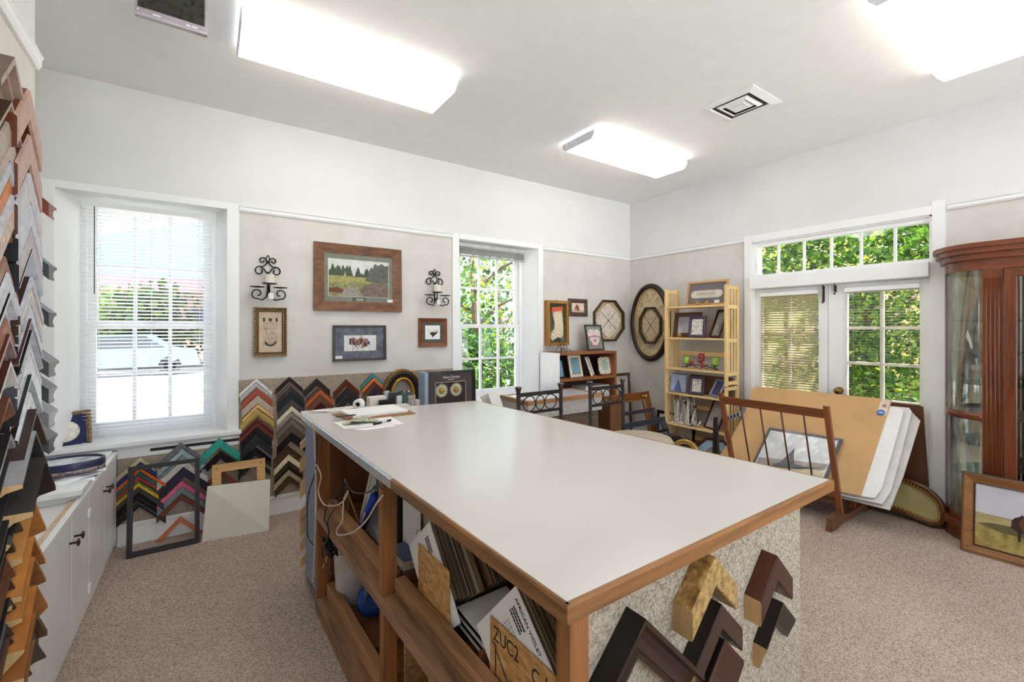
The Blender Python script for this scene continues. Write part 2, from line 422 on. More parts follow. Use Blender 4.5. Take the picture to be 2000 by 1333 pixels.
# ---------------------------------------------------------------- door wall
r = structure('window_3', (XB, 1.67, 2.0))
b = MB(); x0, x1 = XB+.02, XB+.07
zt0, zt1 = 1.985, 2.265
b.box(x0, x1, D[0], D[1], zt1, D[3]).box(x0, x1, D[0], 1.012, zt0, zt1).box(x0, x1, 2.308, D[1], zt0, zt1)
for u in (1519.5, 1569.5, 1622.8, 1681, 1747.5):
    y = onX(u, 500, XB+.03).y; b.box(x0+.01, x1-.01, y-.009, y+.009, zt0, zt1)
b.build('window_frame', TRIM, r, bevel=.002)
MB().box(XB+.044, XB+.046, 1.01, 2.31, zt0, zt1).build('pane', GLASS, r)
r = structure('trim_7', (XB, 1.67, 0))
b = MB(); c = .075
b.box(XB-.014, XB, D[0]-c, D[0], 0, D[3]+.1).box(XB-.014, XB, D[1], D[1]+c, 0, D[3]+.07).box(XB-.014, XB, D[0], D[1], D[3], D[3]+.07)
b.build('casing', TRIM, r, bevel=.003)
b = MB(); b.box(XB+.0, XB+.16, D[0]-.0, D[0]+.014, 0, D[3]).box(XB, XB+.16, D[1]-.014, D[1], 0, D[3]).box(XB, XB+.16, D[0], D[1], D[3]-.012, D[3])
b.build('jamb_lining', TRIM, r)
b = MB(); b.box(XB-.0, XB+.1, D[0]+.014, D[1]-.014, 1.84, 1.985).box(XB-.05, XB, D[0]+.01, D[1]+.005, 1.845, 1.955); b.build('transom_bar', TRIM, r, bevel=.004)
BRASS = plain((150,120,70), .3, .9); 
def door(name, y0, y1, gy0, gy1, cols, knob, bolt_y, bolt_h):
    r = structure(name, (XB+.04, (y0+y1)/2, 0)); X0, X1 = XB+.03, XB+.07; zt = 1.838; gz0, gz1 = .25, 1.755
    b = MB(); b.box(X0, X1, y0, gy0, .01, zt).box(X0, X1, gy1, y1, .01, zt).box(X0, X1, gy0, gy1, .01, gz0).box(X0, X1, gy0, gy1, gz1, zt)
    b.build('door_panel', TRIM, r, bevel=.002)
    b = MB()
    for i in range(1, cols):
        y = gy0+(gy1-gy0)*i/cols; b.box(X0+.008, X1-.006, y-.012, y+.012, gz0, gz1)
    for i in range(1, 5):
        z = gz0+(gz1-gz0)*i/5; b.box(X0+.009, X1-.007, gy0, gy1, z-.012, z+.012)
    b.build('muntins', TRIM, r)
    MB().box(X0+.019, X0+.021, gy0, gy1, gz0, gz1).build('pane', GLASS, r)
    b = MB(); b.box(X0-.012, X0, bolt_y-.008, bolt_y+.008, 1.83-bolt_h, 1.83).tube([(X0-.02, bolt_y, 1.835-bolt_h), (X0-.02, bolt_y, 1.845)], .005, 6).ball((X0-.022, bolt_y, 1.81-bolt_h*.9), .009)
    b.build('surface_bolt', plain((84,74,60), .4, .7), r)
    if knob:
        b = MB(); b.lathe([(.032,0),(.032,-.006),(.012,-.01),(.012,-.03),(.026,-.04),(.028,-.055),(.018,-.066),(.0001,-.068)], (X0, knob, .906), 20, 0, 'x'); b.build('knob', BRASS, r)
    return r
ym = 1.69
door('door_1', ym+.003, 2.33, 1.765, 2.262, 2, None, onX(1609, 580, XB+.03).y, .14)
door('door_2', 1.005, ym-.003, 1.07, 1.545, 2, onX(1640, 758, XB+.03).y, onX(1632, 568, XB+.03).y, .06)
blind('tan closed venetian blind on the left french door', ('x', XB+.012), 1.76, 2.268, .22, 1.80, math.radians(52), .0235, SLATTAN)
blind('open venetian blind with leaves showing through on the right french door', ('x', XB+.012), 1.062, 1.555, .22, 1.80, math.radians(4), .0235, SLATTAN)
# ---------------------------------------------------------------- ceiling fixtures
TUBE = emit((248,250,252), 3.0); TUBE_E = emit((255,246,232), 4.5)
def light(x0, x1, y0, y1, label):
    r = thing('ceiling_light', label, 'ceiling light', ((x0+x1)/2, (y0+y1)/2, CEIL-.001), 'fluorescent ceiling lights')
    b = MB(); b.box(x0+.02, x1-.02, y0+.03, y1-.03, CEIL-.035, CEIL-.001); b.build('housing', plain((225,225,226), .4), r)
    yc = (y0+y1)/2; hw = (y1-y0)/2
    pr = [(hw, CEIL-.022), (hw, CEIL-.05), (hw-.035, CEIL-.088), (-hw+.035, CEIL-.088), (-hw, CEIL-.05), (-hw, CEIL-.022)]
    b = MB(); n = len(pr); vs = [(x, yc+a, z) for x in (x0+.006, x1-.006) for a, z in pr]
    b.add(vs, [(i, i+1, n+i+1, n+i) for i in range(n-1)], 0); b.f.append([n-1, 0, n, 2*n-1]); b.m.append(0); b.sm.append(False)
    b.m[0] = b.m[n-2] = 1; b.m[1] = b.m[n-3] = 1
    b.build('diffuser', [TUBE, TUBE_E], r)
    for x in (x0, x1-.006):
        vs = [(x+d, yc+a, z) for d in (0, .006) for a, z in pr]
        b = MB(); b.add(vs, [tuple(range(n)), tuple(range(n, 2*n))]+[(i, (i+1) % n, n+(i+1) % n, n+i) for i in range(n)])
        b.build('end_cap', plain((222,222,226), .4), r)
light(.13, 1.32, 2.55, 2.965, 'long fluorescent ceiling light near the upper left, closest to the small television')
light(2.54, 3.77, 2.56, 2.945, 'fluorescent ceiling light above the bookcase, furthest from the camera')
light(2.61, 3.77, .40, .80, 'fluorescent ceiling light cut off by the upper right corner')
light(.13, 1.32, .40, .80, 'fluorescent ceiling light over the front of the worktop, above the frame')
light(1.4, 2.6, -1.6, -1.2, 'added unseen fluorescent ceiling light brightening the room from behind the camera')  # unseen fixture, added behind the camera to brighten the room
# vent
r = thing('ceiling_vent', 'white square ceiling air vent with dark louvre openings', 'vent', (3.175, 1.73, CEIL-.001))
b = MB(frameT((3.175, 1.73, CEIL), (1,0,0), (0,0,-1))); b.loop(rect(.4, .4, -.2, -.2), [(0,0),(0,.004),(.055,.014),(.06,.008),(.06,0)]); b.build('grille_frame', TRIM, r)
b = MB(frameT((3.175, 1.73, CEIL), (1,0,0), (0,0,-1)))
for h in (.11, .07): b.loop(rect(2*h, 2*h, -h, -h), [(0,.004),(.0,.008),(.022,.02),(.026,.016)])
b.box(-.04, .04, -.04, .04, .008, .02); b.build('louvres', TRIM, r)
b = MB(); b.box(3.03, 3.32, 1.585, 1.875, CEIL-.004, CEIL-.001); b.build('duct_opening', plain((58,50,42), .8), r)
# small television under the ceiling
yt = 2.35; a = onY(262, 25, yt); c = onY(405, 70, yt)
zt = (a.z+c.z)/2; x0, x1 = a.x, c.x; w = x1-x0; h = .2
r = thing('television', 'small silver flat television hung from the ceiling at the upper left', 'television', ((x0+x1)/2, yt+.02, zt))
Tt = frameT(((x0+x1)/2, yt, zt), (1,0,0), (0,-1,-.12))
b = MB(Tt); b.box(-w/2, w/2, 0, h, -.03, 0); b.build('housing', plain((92,80,78), .4), r, bevel=.003)
b = MB(Tt); b.loop(rect(w, h), [(0,0),(0,.004),(.008,.006),(.011,.002),(.011,0)]).box(-w/2+.002, w/2-.002, .002, .03, 0, .005); b.build('bezel', plain((168,160,168), .35, .3), r)
b = MB(Tt); b.box(-w/2+.011, w/2-.011, .031, h-.011, 0, .002); b.build('screen', blotch([(.3,(22,24,18)), (.6,(48,48,36)), (.8,(70,66,52))], 40, .15), r)
b = MB(Tt)
for xx, ww in ((-.05, .026), (.055, .016), (.078, .018)): b.box(xx-ww/2, xx+ww/2, .012, .018, .005, .0056)
for xx in (-w/2+.012, w/2-.012): b.lathe([(.003,.005),(.003,.0065)], (xx, .02, 0), 8)
b.build('bezel_lettering', PAPER, r)
b = MB(); b.box((x0+x1)/2-.03, (x0+x1)/2+.03, yt+.04, yt+.07, zt+.08, CEIL).box((x0+x1)/2-.06, (x0+x1)/2+.06, yt+.01, yt+.1, CEIL-.01, CEIL-.001); b.build('ceiling_mount', IRON, r)
# ---------------------------------------------------------------- frame corner samples
def sample(label, T, hw, fw, depth, kind, face, edge=None, group=None, hook=0.0, rough=.4, ends=None, mats=None, hwl=None):
    """mitred corner of moulding hanging apex up; local x right, y up, z out of the wall"""
    pr = prof(kind, fw*math.sqrt(2), depth); n = len(pr); hwl = hwl or hw
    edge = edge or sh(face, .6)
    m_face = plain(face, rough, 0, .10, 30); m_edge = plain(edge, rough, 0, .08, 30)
    b = MB(T); vs = []
    for x in (-hwl, 0, hw):
        for a, z in pr: vs.append((x, -abs(x)-a, z))
    fs = []
    b.add(vs, [])
    for seg in (0, 1):
        for i in range(n):
            j = (i+1) % n
            mi = 1 if i in (0, n-2) else (2 if i == n-1 else 0)
            b.f.append([seg*n+i, seg*n+j, (seg+1)*n+j, (seg+1)*n+i]); b.m.append(mi); b.sm.append(False)
    b.f.append(list(range(n))); b.m.append(2); b.sm.append(False)
    b.f.append(list(range(2*n, 3*n))); b.m.append(2); b.sm.append(False)
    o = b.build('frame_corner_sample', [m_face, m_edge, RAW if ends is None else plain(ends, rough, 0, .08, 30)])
    return tag(o, label, 'frame sample', group)
def column(cname, plane, lst, hw, group, depth=.022, hwl=None, off=.0, face_to=(0,-1,0), u=(1,0,0)):
    pts = [plane(px, py) for _, px, py, _, _ in lst]
    for i, (nm, px, py, face, kind) in enumerate(lst):
        p = pts[i]; gap = (p.z-pts[i+1].z) if i+1 < len(lst) else .045
        fw = max(.008, min(gap/math.sqrt(2)*.94, .046)); jit = random.uniform(-.003, .004)
        wiggle = random.uniform(-.02, .02)
        T = frameT((p.x, p.y, p.z), Vector(u)+Vector((0,0,wiggle)), face_to)
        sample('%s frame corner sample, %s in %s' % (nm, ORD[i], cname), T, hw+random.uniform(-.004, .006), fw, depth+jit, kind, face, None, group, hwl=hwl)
# carpeted display boards
yb0 = YA-.03
b = MB(); b.box(.19, 1.963, yb0, YA-.001, .152, 1.062); o = b.build('display_board', boardcarpet, bevel=.003); tag(o, 'beige carpeted display board on the wall below the iron sconces and pictures', 'display board')
b = MB(); b.box(-.498, .186, yb0, YA-.001, .152, .583); o = b.build('display_board', boardcarpet, bevel=.003); tag(o, 'beige carpeted display board under the big left window sill', 'display board')
PY = lambda u, v: onY(u, v, yb0-.001)
PY.__name__ = 'py'
def PYo(u, v): return onY(u, v, yb0-.0005)
G1 = 'corner samples on the back wall board'
column('the first column right of the blinds window', PYo, [
 ('white', 500, 739, (222,219,212), 'flat'), ('pale grey', 500, 747, (205,201,194), 'ridge'), ('rust red', 502, 758, (160,66,34), 'flat'),
 ('taupe', 503, 772, (186,168,148), 'flat'), ('light gold', 503, 789, (226,178,104), 'flat'), ('olive gold', 502, 797, (186,156,80), 'round'),
 ('maroon', 502, 817, (104,40,32), 'scoop'), ('black', 500, 835, (28,30,36), 'slope'), ('charcoal', 502, 852, (36,36,42), 'step'),
 ('black wide', 499, 872, (20,20,24), 'scoop'), ('black silver-lipped', 497, 895, (40,38,40), 'step')], .105, G1)
column('the second column right of the blinds window', PYo, [
 ('dark brown', 565, 736, (56,46,42), 'slope'), ('grey brown', 567, 747, (84,76,72), 'ridge'), ('black', 568, 764, (26,26,32), 'step'),
 ('dark grey', 569, 780, (74,66,64), 'flat'), ('cream', 569, 792, (226,216,192), 'round'), ('taupe grey', 568, 806, (150,138,124), 'ridge'),
 ('grey brown thin', 569, 819, (122,110,98), 'flat'), ('bronze', 569, 830, (88,74,64), 'flat'), ('black', 568, 845, (22,20,22), 'slope'),
 ('ornate dark brown', 562, 870, (84,56,36), 'scoop'), ('cream', 563, 887, (228,212,180), 'flat'), ('black ornate', 563, 900, (58,48,30), 'ridge'),
 ('silver cream', 563, 917, (196,180,140), 'step'), ('dark walnut', 565, 929, (78,50,30), 'flat')], .10, G1)
column('the third column right of the blinds window', PYo, [
 ('charcoal', 618, 739, (58,50,48), 'slope'), ('brown', 622, 755, (92,48,28), 'flat'), ('orange', 625, 761, (192,92,34), 'flat'),
 ('tan-edged brown', 626, 770, (122,70,50), 'step'), ('dark red', 625, 786, (70,22,22), 'scoop'), ('black red-edged', 626, 797, (46,24,20), 'flat'), ('maroon', 626, 812, (76,30,24), 'flat')], .10, G1)
column('the fourth column right of the blinds window', PYo, [
 ('mahogany brown', 675, 741, (100,54,32), 'slope'), ('black', 678, 756, (28,26,30), 'flat'), ('black silver-edged', 680, 771, (34,34,40), 'step'), ('black', 680, 792, (26,26,30), 'flat')], .10, G1)
column('the fifth column, beside the gold oval frame', PYo, [
 ('teal', 727, 729, (40,132,140), 'flat'), ('orange', 729, 737, (222,124,50), 'flat'), ('brown', 731, 745, (112,56,34), 'step'),
 ('dark brown', 733, 754, (66,42,40), 'flat'), ('navy', 735, 761, (48,44,88), 'flat'), ('red', 736, 769, (190,70,44), 'flat'), ('navy', 736, 780, (44,40,80), 'flat')], .098, G1)
G2 = 'corner samples under the left window'
column('the column nearest the white cabinets', PYo, [
 ('cream olive-edged', 275, 892, (222,204,160), 'step'), ('navy', 275, 902, (36,48,110), 'flat'), ('orange', 274, 912, (220,96,34), 'flat'), ('dark green', 273, 920, (46,104,92), 'flat'),
 ('red', 272, 929, (176,40,44), 'flat'), ('green', 271, 937, (60,116,58), 'flat'), ('yellow', 271, 942, (232,184,44), 'flat'), ('slate grey', 271, 950, (66,62,64), 'flat'),
 ('wide black', 270, 961, (16,15,16), 'scoop'), ('dark moulded', 273, 977, (52,46,44), 'ridge')], .142, G2)
column('the middle column under the window sill', PYo, [
 ('grey', 353, 864, (122,122,128), 'step'), ('pale teal', 356, 877, (166,186,188), 'flat'), ('grey teal', 357, 888, (132,146,148), 'flat'), ('off-white', 358, 896, (214,210,202), 'flat'),
 ('navy', 360, 912, (38,36,58), 'flat'), ('pink', 355, 938, (226,98,142), 'flat'), ('dusty teal', 355, 949, (124,146,146), 'flat'), ('brick brown', 355, 963, (124,62,48), 'flat')], .138, G2)
column('the column behind the small tan frame', PYo, [
 ('teal', 428, 856, (40,158,142), 'flat'), ('wide black', 430, 879, (40,34,38), 'slope'), ('brick red', 431, 917, (140,70,58), 'flat')], .125, G2)
# ---- left wall of samples, seen at a grazing angle
DW = (-TL, 1, 0)   # along the left wall
NW = (1, TL, 0)
def wallC(u, v, front):
    r = ray(u, v); k = (X0W-front)/(-r[0]-TL*r[1]); return Vector((r[0]*k, r[1]*k, EYE+r[2]*k))
def wcol(cname, lst, hw, group, ycen=None):
    n = len(lst); P = []
    for nm, u, v, face, edge, kind, dep in lst: P.append(wallC(u, v, dep))
    for i, (nm, u, v, face, edge, kind, dep) in enumerate(lst):
        p = P[i]; gap = (p.z-P[i+1].z) if i+1 < n else .05
        fw = max(.012, min(gap/math.sqrt(2)*.95, .06))
        y = p.y; o = (wc(y, 0), y, p.z)
        T = frameT(o, DW, NW)
        sample('%s frame corner sample, %s in %s' % (nm, ORD[i], cname), T, hw, fw, dep, kind, face, edge, group, ends=(edge if i < 17 else None))
SIL = (178,180,190); GRG = (158,136,122); DKB = (58,34,26); BLK = (24,22,24); TAN = (176,112,52)
wcol('the near column of the left wall', [
 ('wide greige', 29, 111, GRG, (96,78,66), 'step', .075), ('greige dark-topped', 23, 197, (150,132,120), (62,44,34), 'step', .072), ('slim greige', 17, 237, (162,148,136), (110,96,84), 'flat', .068),
 ('pale brown', 19, 287, (168,148,138), (44,26,24), 'flat', .07), ('silver grey', 21, 316, SIL, (40,36,40), 'flat', .07), ('orange-legged', 21, 345, (196,120,64), (40,24,20), 'flat', .066),
 ('silver', 26, 380, (184,184,192), (60,56,60), 'flat', .07), ('beige', 27, 410, (196,174,160), (36,28,26), 'flat', .07), ('tan brown', 19, 448, (150,108,60), (30,20,18), 'scoop', .066),
 ('pinkish brown', 11, 500, (150,112,94), (60,34,28), 'flat', .064), ('silver black-edged', 18, 532, (196,198,206), (24,20,22), 'flat', .07), ('white silver', 21, 571, (206,206,212), (24,20,22), 'step', .07),
 ('rosy brown', 14, 622, (150,104,86), (30,20,20), 'flat', .064), ('mahogany', 19, 653, (150,130,124), (78,34,26), 'step', .07), ('white-faced brown', 21, 705, (204,200,200), (74,38,28), 'scoop', .07),
 ('walnut', 18, 775, (120,84,66), (92,52,32), 'slope', .068), ('silver black', 21, 847, (150,150,156), (28,24,26), 'step', .07), ('dark grey', 18, 899, (70,66,68), (48,42,42), 'slope', .068),
 ('black', 23, 940, (46,44,46), (28,26,28), 'slope', .074), ('charcoal', 24, 991, (58,54,54), (40,36,36), 'scoop', .075), ('black ribbed', 16, 1045, (38,34,34), (26,24,24), 'step', .07), ('brown', 13, 1092, (108,64,40), (70,40,28), 'slope', .066),
 ('brown black', 19, 1130, (56,42,36), (100,62,42), 'scoop', .07), ('black', 19, 1168, (30,30,32), (18,18,20), 'slope', .07), ('charcoal', 16, 1207, (46,42,42), (30,28,28), 'ridge', .068), ('black brown-edged', 20, 1245, (40,34,32), (90,60,44), 'slope', .07)], .098, 'corner samples on the left wall')
wcol('the far column of the left wall', [
 ('red brown', 59, 174, (176,138,122), (104,50,32), 'flat', .078), ('reddish brown', 60, 262, (176,142,128), (96,46,28), 'flat', .076), ('brown-edged silver', 60, 337, (186,182,188), (84,48,36), 'flat', .076),
 ('silver', 61, 399, (188,190,200), (30,28,34), 'flat', .076), ('dull silver', 62, 447, (176,168,172), (30,28,34), 'flat', .074), ('wide silver', 63, 488, (184,188,198), (44,38,42), 'slope', .076),
 ('dark-lipped silver', 64, 541, (180,182,192), (60,34,30), 'flat', .074), ('cream', 61, 560, (222,204,180), (60,34,30), 'flat', .07), ('blue silver', 61, 579, (170,176,188), (40,36,40), 'flat', .07),
 ('light silver', 60, 596, (196,200,208), (30,28,30), 'flat', .07), ('dark plum', 62, 623, (188,190,196), (64,30,32), 'step', .076), ('silver black', 63, 645, (190,192,200), (24,22,24), 'slope', .074),
 ('fine silver', 59, 672, (190,192,198), (80,78,84), 'flat', .07), ('pale silver', 59, 690, (206,212,218), (70,68,74), 'flat', .07), ('black silver-faced', 62, 732, (198,202,208), (30,28,30), 'step', .078),
 ('slim black', 60, 766, (204,206,210), (26,24,26), 'flat', .074), ('dark brown beaded', 72, 799, (70,56,50), (58,44,40), 'step', .092), ('black silver-lined', 70, 842, (60,58,60), (150,148,150), 'scoop', .10),
 ('deep black', 88, 893, (26,22,22), (52,46,44), 'scoop', .115), ('golden oak', 68, 979, (186,124,58), (196,136,70), 'scoop', .085), ('oak', 67, 1048, (176,112,50), (190,124,60), 'step', .085),
 ('oak dark-topped', 68, 1088, (150,92,40), (180,116,54), 'scoop', .085), ('wide oak', 72, 1144, (172,104,44), (176,110,48), 'slope', .092), ('dark oak', 71, 1196, (92,66,44), (150,92,42), 'step', .09), ('brown oak', 68, 1250, (76,58,42), (140,86,40), 'scoop', .085)], .11, 'corner samples on the left wall')
# samples on the end face of the left wall (turned toward the window)
for i, (nm, v, dep, face, edge) in enumerate([('red brown', 352, .05, (120,58,44), (120,58,44)), ('blue grey', 470, .055, (120,132,150), (58,62,72)), ('grey', 560, .05, (110,116,128), (60,60,68)),
        ('silver grey', 655, .085, (150,154,164), (70,70,78)), ('charcoal', 705, .06, (84,88,100), (60,60,66)), ('black beaded', 752, .07, (40,38,42), (120,120,124)), ('pewter', 800, .065, (100,104,112), (70,72,78))]):
    k = (-(wc(2.2)))/.29; z = EYE+(HYP-v)/FPX*1.53*1.03
    dep = dep+.045; T = frameT((wc(YEND)-.062, YEND+.001, z), (-1,0,0), (0,1,0))
    sample('%s frame corner sample, %s of those jutting past the left wall end' % (nm, ORD[i]), T, .095, .035, dep, 'scoop', face, edge, 'corner samples on the end of the left wall', ends=edge)
# ---------------------------------------------------------------- framed pictures
def layers(T, w, h, y0, items, mats, parent, z0=.0, name='picture', x0=None, dz=.0003):
    """flat art: polygons in 0..1 coordinates painted over each other"""
    x0 = -w/2 if x0 is None else x0
    b = MB(T)
    for i, (pts, mi) in enumerate(items):
        b.face([(x0+p[0]*w, y0+p[1]*h, z0+i*dz) for p in pts], mi)
    return b.build(name, mats, parent, recalc=False)
FULL = [(0,0), (1,0), (1,1), (0,1)]
def R4(x0, y0, x1, y1): return [(x0,y0), (x1,y0), (x1,y1), (x0,y1)]
def picture(label, T, w, h, fw, depth, kind, fmat, cat='framed picture', matw=None, matc=None, group=None, name='framed_picture', thing_mat=None, lip=None, glass=False):
    """frame standing on local y=0, back at z=0; returns thing, art rectangle (w,h,y0,z)"""
    r = thing(name, label, cat, T.translation, group)
    b = MB(T); b.loop(rect(w, h), prof(kind, fw, depth)); b.build('frame', fmat, r)
    zb = depth*.35
    if lip:
        b = MB(T); b.loop(rect(w-2*fw+.004, h-2*fw+.004, None, fw-.002), [(0,zb),(0,depth*.6),(lip[1]*.6,depth*.66),(lip[1],depth*.5),(lip[1],zb)]); b.build('fillet', lip[0], r)
    b = MB(T); b.box(-w/2+fw*.7, w/2-fw*.7, fw*.7, h-fw*.7, zb-.004, zb)
    b.build('mat_board' if matc else 'backing', matc or PAPER, r)
    aw, ah = w-2*fw, h-2*fw
    if matw:
        l, rr, bo, to = matw
        aw2, ah2 = aw-l-rr, ah-bo-to
        art = (aw2, ah2, fw+bo, zb+.0012, -w/2+fw+l)
    else: art = (aw, ah, fw, zb+.0012, -w/2+fw)
    if glass:
        b = MB(T); b.box(-w/2+fw*.9, w/2-fw*.9, fw*.9, h-fw*.9, zb+.006, zb+.007); b.build('glass', PICGLASS, r)
    return r, art
def tagcard(T, x, y, w, h, z, parent): MB(T).box(x-w/2, x+w/2, y-h/2, y+h/2, z, z+.0015).build('price_tag', PAPER, parent)
def on_back(u0, u1, vt, vb, d=.002):
    a, c = onY(u0, vt, YA-d-.02), onY(u1, vb, YA-d-.02); e = onY(u1, vt, YA-d-.02); g = onY(u0, vb, YA-d-.02)
    return a.x, c.x, min(a.z, e.z, g.z, c.z), max(a.z, e.z)
def TB(x0, z0, lean=0, y=None): return frameT((x0, YA-.001 if y is None else y, z0), (1,0,0), (0,-1,lean))
OAKD = wood((112,72,42), 'x', .5, .3); 
# big landscape with elk
T = TB((.707+1.445)/2, 1.597, .02); w, h = .738, .565
r, art = picture('large brown framed meadow and pine tree picture, hanging between the two sconces', T, w, h, .082, .035, 'slope', blotch([(.3,(84,50,28)),(.5,(116,74,44)),(.7,(138,92,58))], 9, .5, 5, (1,1,3), .05), matw=(.034,.037,.045,.048), matc=plain((122,126,114), .7))
aw, ah, y0, z, x0 = art
def firs(x0, x1, base, hmin, hmax, n):
    out = []
    for i in range(n):
        x = x0+(x1-x0)*(i+.5)/n+random.uniform(-.01, .01); hh = random.uniform(hmin, hmax); ww = hh*.2+.01
        p = [(x-ww, base)]
        for k in range(4):
            f = k/4; p += [(x-ww*(1-f)*.55, base+hh*(f+.18)), (x-ww*(1-f)*.8+.002, base+hh*(f+.17))]
        p += [(x, base+hh)]
        for k in range(3, -1, -1):
            f = k/4; p += [(x+ww*(1-f)*.8-.002, base+hh*(f+.17)), (x+ww*(1-f)*.55, base+hh*(f+.18))]
        p += [(x+ww, base)]; p = [(min(1, max(0, a)), b) for a, b in p]; out.append((p, 2))
    return out
it = [(FULL, 0), ([(0,0),(1,0),(1,.52),(.6,.55),(.3,.57),(0,.58)], 1)]
it += firs(0, .36, .56, .12, .34, 9)+firs(.42, .7, .55, .08, .28, 7)
it += [([(.6,.45),(.66,.72),(.7,.85),(.72,.78),(.76,.95),(.82,.9),(.88,.97),(.94,.9),(1,.93),(1,.4),(.8,.42)], 3)]
it += [([(0,0),(0,.34),(.15,.4),(.3,.36),(.42,.42),(.55,.36),(.7,.4),(.85,.36),(1,.42),(1,0)], 4), ([(.2,0),(.25,.2),(.35,.3),(.45,.22),(.5,0)], 5), ([(0,.1),(0,.2),(.12,.24),(.24,.18),(.2,.08)], 6), ([(.55,0),(.5,.2),(.62,.34),(.75,.42),(.9,.4),(1,.36),(1,0)], 7)]
it += [([(.235,.55),(.275,.56),(.27,.6),(.245,.6)], 8), ([(.245,.6),(.25,.66),(.23,.7),(.254,.665),(.257,.6)], 8), ([(.262,.6),(.265,.66),(.285,.7),(.268,.66),(.27,.6)], 8)]
layers(T, aw, ah, y0, it, [plain((214,216,212),.6), blotch([(.3,(140,138,78)),(.7,(180,166,104))], 30), plain((74,84,66),.7), blotch([(.3,(64,70,60)),(.7,(110,112,100))], 30),
   blotch([(.3,(96,88,58)),(.5,(140,136,92)),(.7,(168,158,104))], 40), blotch([(.3,(120,112,108)),(.7,(172,164,156))], 45), plain((112,62,34),.7), blotch([(.3,(92,78,70)),(.6,(126,106,94)),(.75,(150,130,118))], 40), plain((196,180,150),.7)], r, z, x0=x0)
b = MB(T); b.loop(rect(aw+.012, ah+.012, x0-.006, y0-.006), [(0,z-.002),(0,z+.001),(.006,z+.001),(.006,z-.002)]); b.build('inner_bevel', plain((214,206,190),.6), r)
b = MB(T); b.box(-.06, .05, .088, .122, z-.001, z+.0005); b.box(-.03, .03, .092, .11, z+.0005, z+.001, 1); b.build('title_plate', [plain((84,86,72),.6), plain((170,168,150),.5)], r)
tagcard(T, w/2-.105, .098, .05, .026, z+.004, r)
# slate picture with feathers collage
T = TB((.855+1.303)/2, 1.172, .02); w, h = .449, .305
r, art = picture('dark framed picture with mottled slate mat and colourful strip, below the meadow picture', T, w, h, .02, .028, 'step', plain((62,48,42),.45), matw=(.072,.065,.064,.066), matc=blotch([(.3,(72,76,92)),(.5,(100,102,116)),(.7,(126,124,132))], 14, .7))
aw, ah, y0, z, x0 = art
rnd = random.Random(3); it = [(FULL, 0)]
for i in range(7):
    xa, xb = rnd.random(), rnd.random(); it.append(([(xa, 0), (xa+.012, 0), (xb+.012, 1), (xb, 1)], 1))
for i in range(26):
    cx, cy = .18+.6*i/26, .5+rnd.uniform(-.12, .18); ww, hh = rnd.uniform(.02, .05), rnd.uniform(.08, .2)
    it.append((R4(cx-ww, cy-hh, cx+ww, cy+hh), 2+i % 5))
it = [([(min(1,max(0,a)), min(1,max(0,c))) for a, c in p], m) for p, m in it]
layers(T, aw, ah, y0, it, [plain((226,222,220),.6), plain((120,112,106),.7), plain((58,72,116),.7), plain((66,54,60),.7), plain((176,96,52),.7), plain((150,132,138),.7), plain((126,100,52),.7)], r, z, x0=x0, dz=.0001)
tagcard(T, -w/2+.048, .034, .058, .024, z+.003, r)
# tall sampler with beaded gilt frame
T = TB((.284+.508)/2, 1.232, .02); w, h = .226, .38
r, art = picture('tall beaded gilt framed stitched sampler, below the left sconce', T, w, h, .034, .03, 'scoop', plain((104,76,44),.4,.3), matw=(.028,.03,.045,.045), matc=plain((208,186,160),.8))
b = MB(T)
n = 20
for i in range(n):
    y = .006+(h-.012)*i/(n-1)
    for x in (-w/2+.005, w/2-.005): b.ball((x, y, .03), .0075, 6)
for i in range(1, 12):
    x = -w/2+.005+(w-.01)*i/12
    for y in (.005, h-.005): b.ball((x, y, .03), .0075, 6)
b.build('beaded_edge', plain((190,164,110),.35,.4), r)
aw, ah, y0, z, x0 = art; it = []
rnd = random.Random(5)
for x in (.0, .86): it += [(R4(x, .86, x+.14, 1), 0)]
it += [(R4(.38, .9, .62, .98), 0), (R4(.44, .86, .56, .9), 0)]
for k in range(14):
    yy = .8-.058*k
    for q in range(7):
        x = rnd.random()*.93
        if rnd.random() < .75: it.append((R4(x, yy, x+.05, yy+rnd.choice((.012,.03))), rnd.choice((0,1,1))))
    if k % 3 == 0: it.append((R4(0, yy-.01, 1, yy-.002), 1))
it += [([(.1,.1),(.2,.2),(.24,.1),(.4,.06),(.6,.06),(.76,.1),(.8,.2),(.9,.1),(.7,.02),(.5,0),(.3,.02)], 0)]
layers(T, aw, ah, y0, it, [plain((62,56,50),.8), plain((136,122,104),.8)], r, z, name='stitching', x0=x0, dz=.00004)
# small square elk drawing
T = TB((1.612+1.9)/2, 1.277, .02, ); w, h = .285, .27
r, art = picture('small square brown framed elk head drawing, below the right sconce', T, w, h, .042, .03, 'slope', wood((122,70,40),'x',.4,.25), matw=(.024,.026,.028,.026), matc=plain((78,80,70),.7))
aw, ah, y0, z, x0 = art
elk = [([(.3,.48),(.5,.52),(.72,.5),(.86,.6),(.8,.42),(.66,.3),(.5,.14),(.46,.2),(.42,.3),(.34,.38)], 1)]
for sx in (-1, 1):
    for k in range(3):
        x = .5+sx*(.1+.09*k); elk.append(([(x, .54), (x+sx*.06, .7+.03*k), (x+sx*.075, .7+.03*k), (x+.02, .54)], 2))
elk += [([(.2,.6),(.5,.56),(.8,.62),(.5,.53)], 2)]
layers(T, aw, ah, y0, [(FULL, 0)]+elk, [PAPER, plain((58,50,40),.8), plain((136,128,116),.8)], r, z, x0=x0)
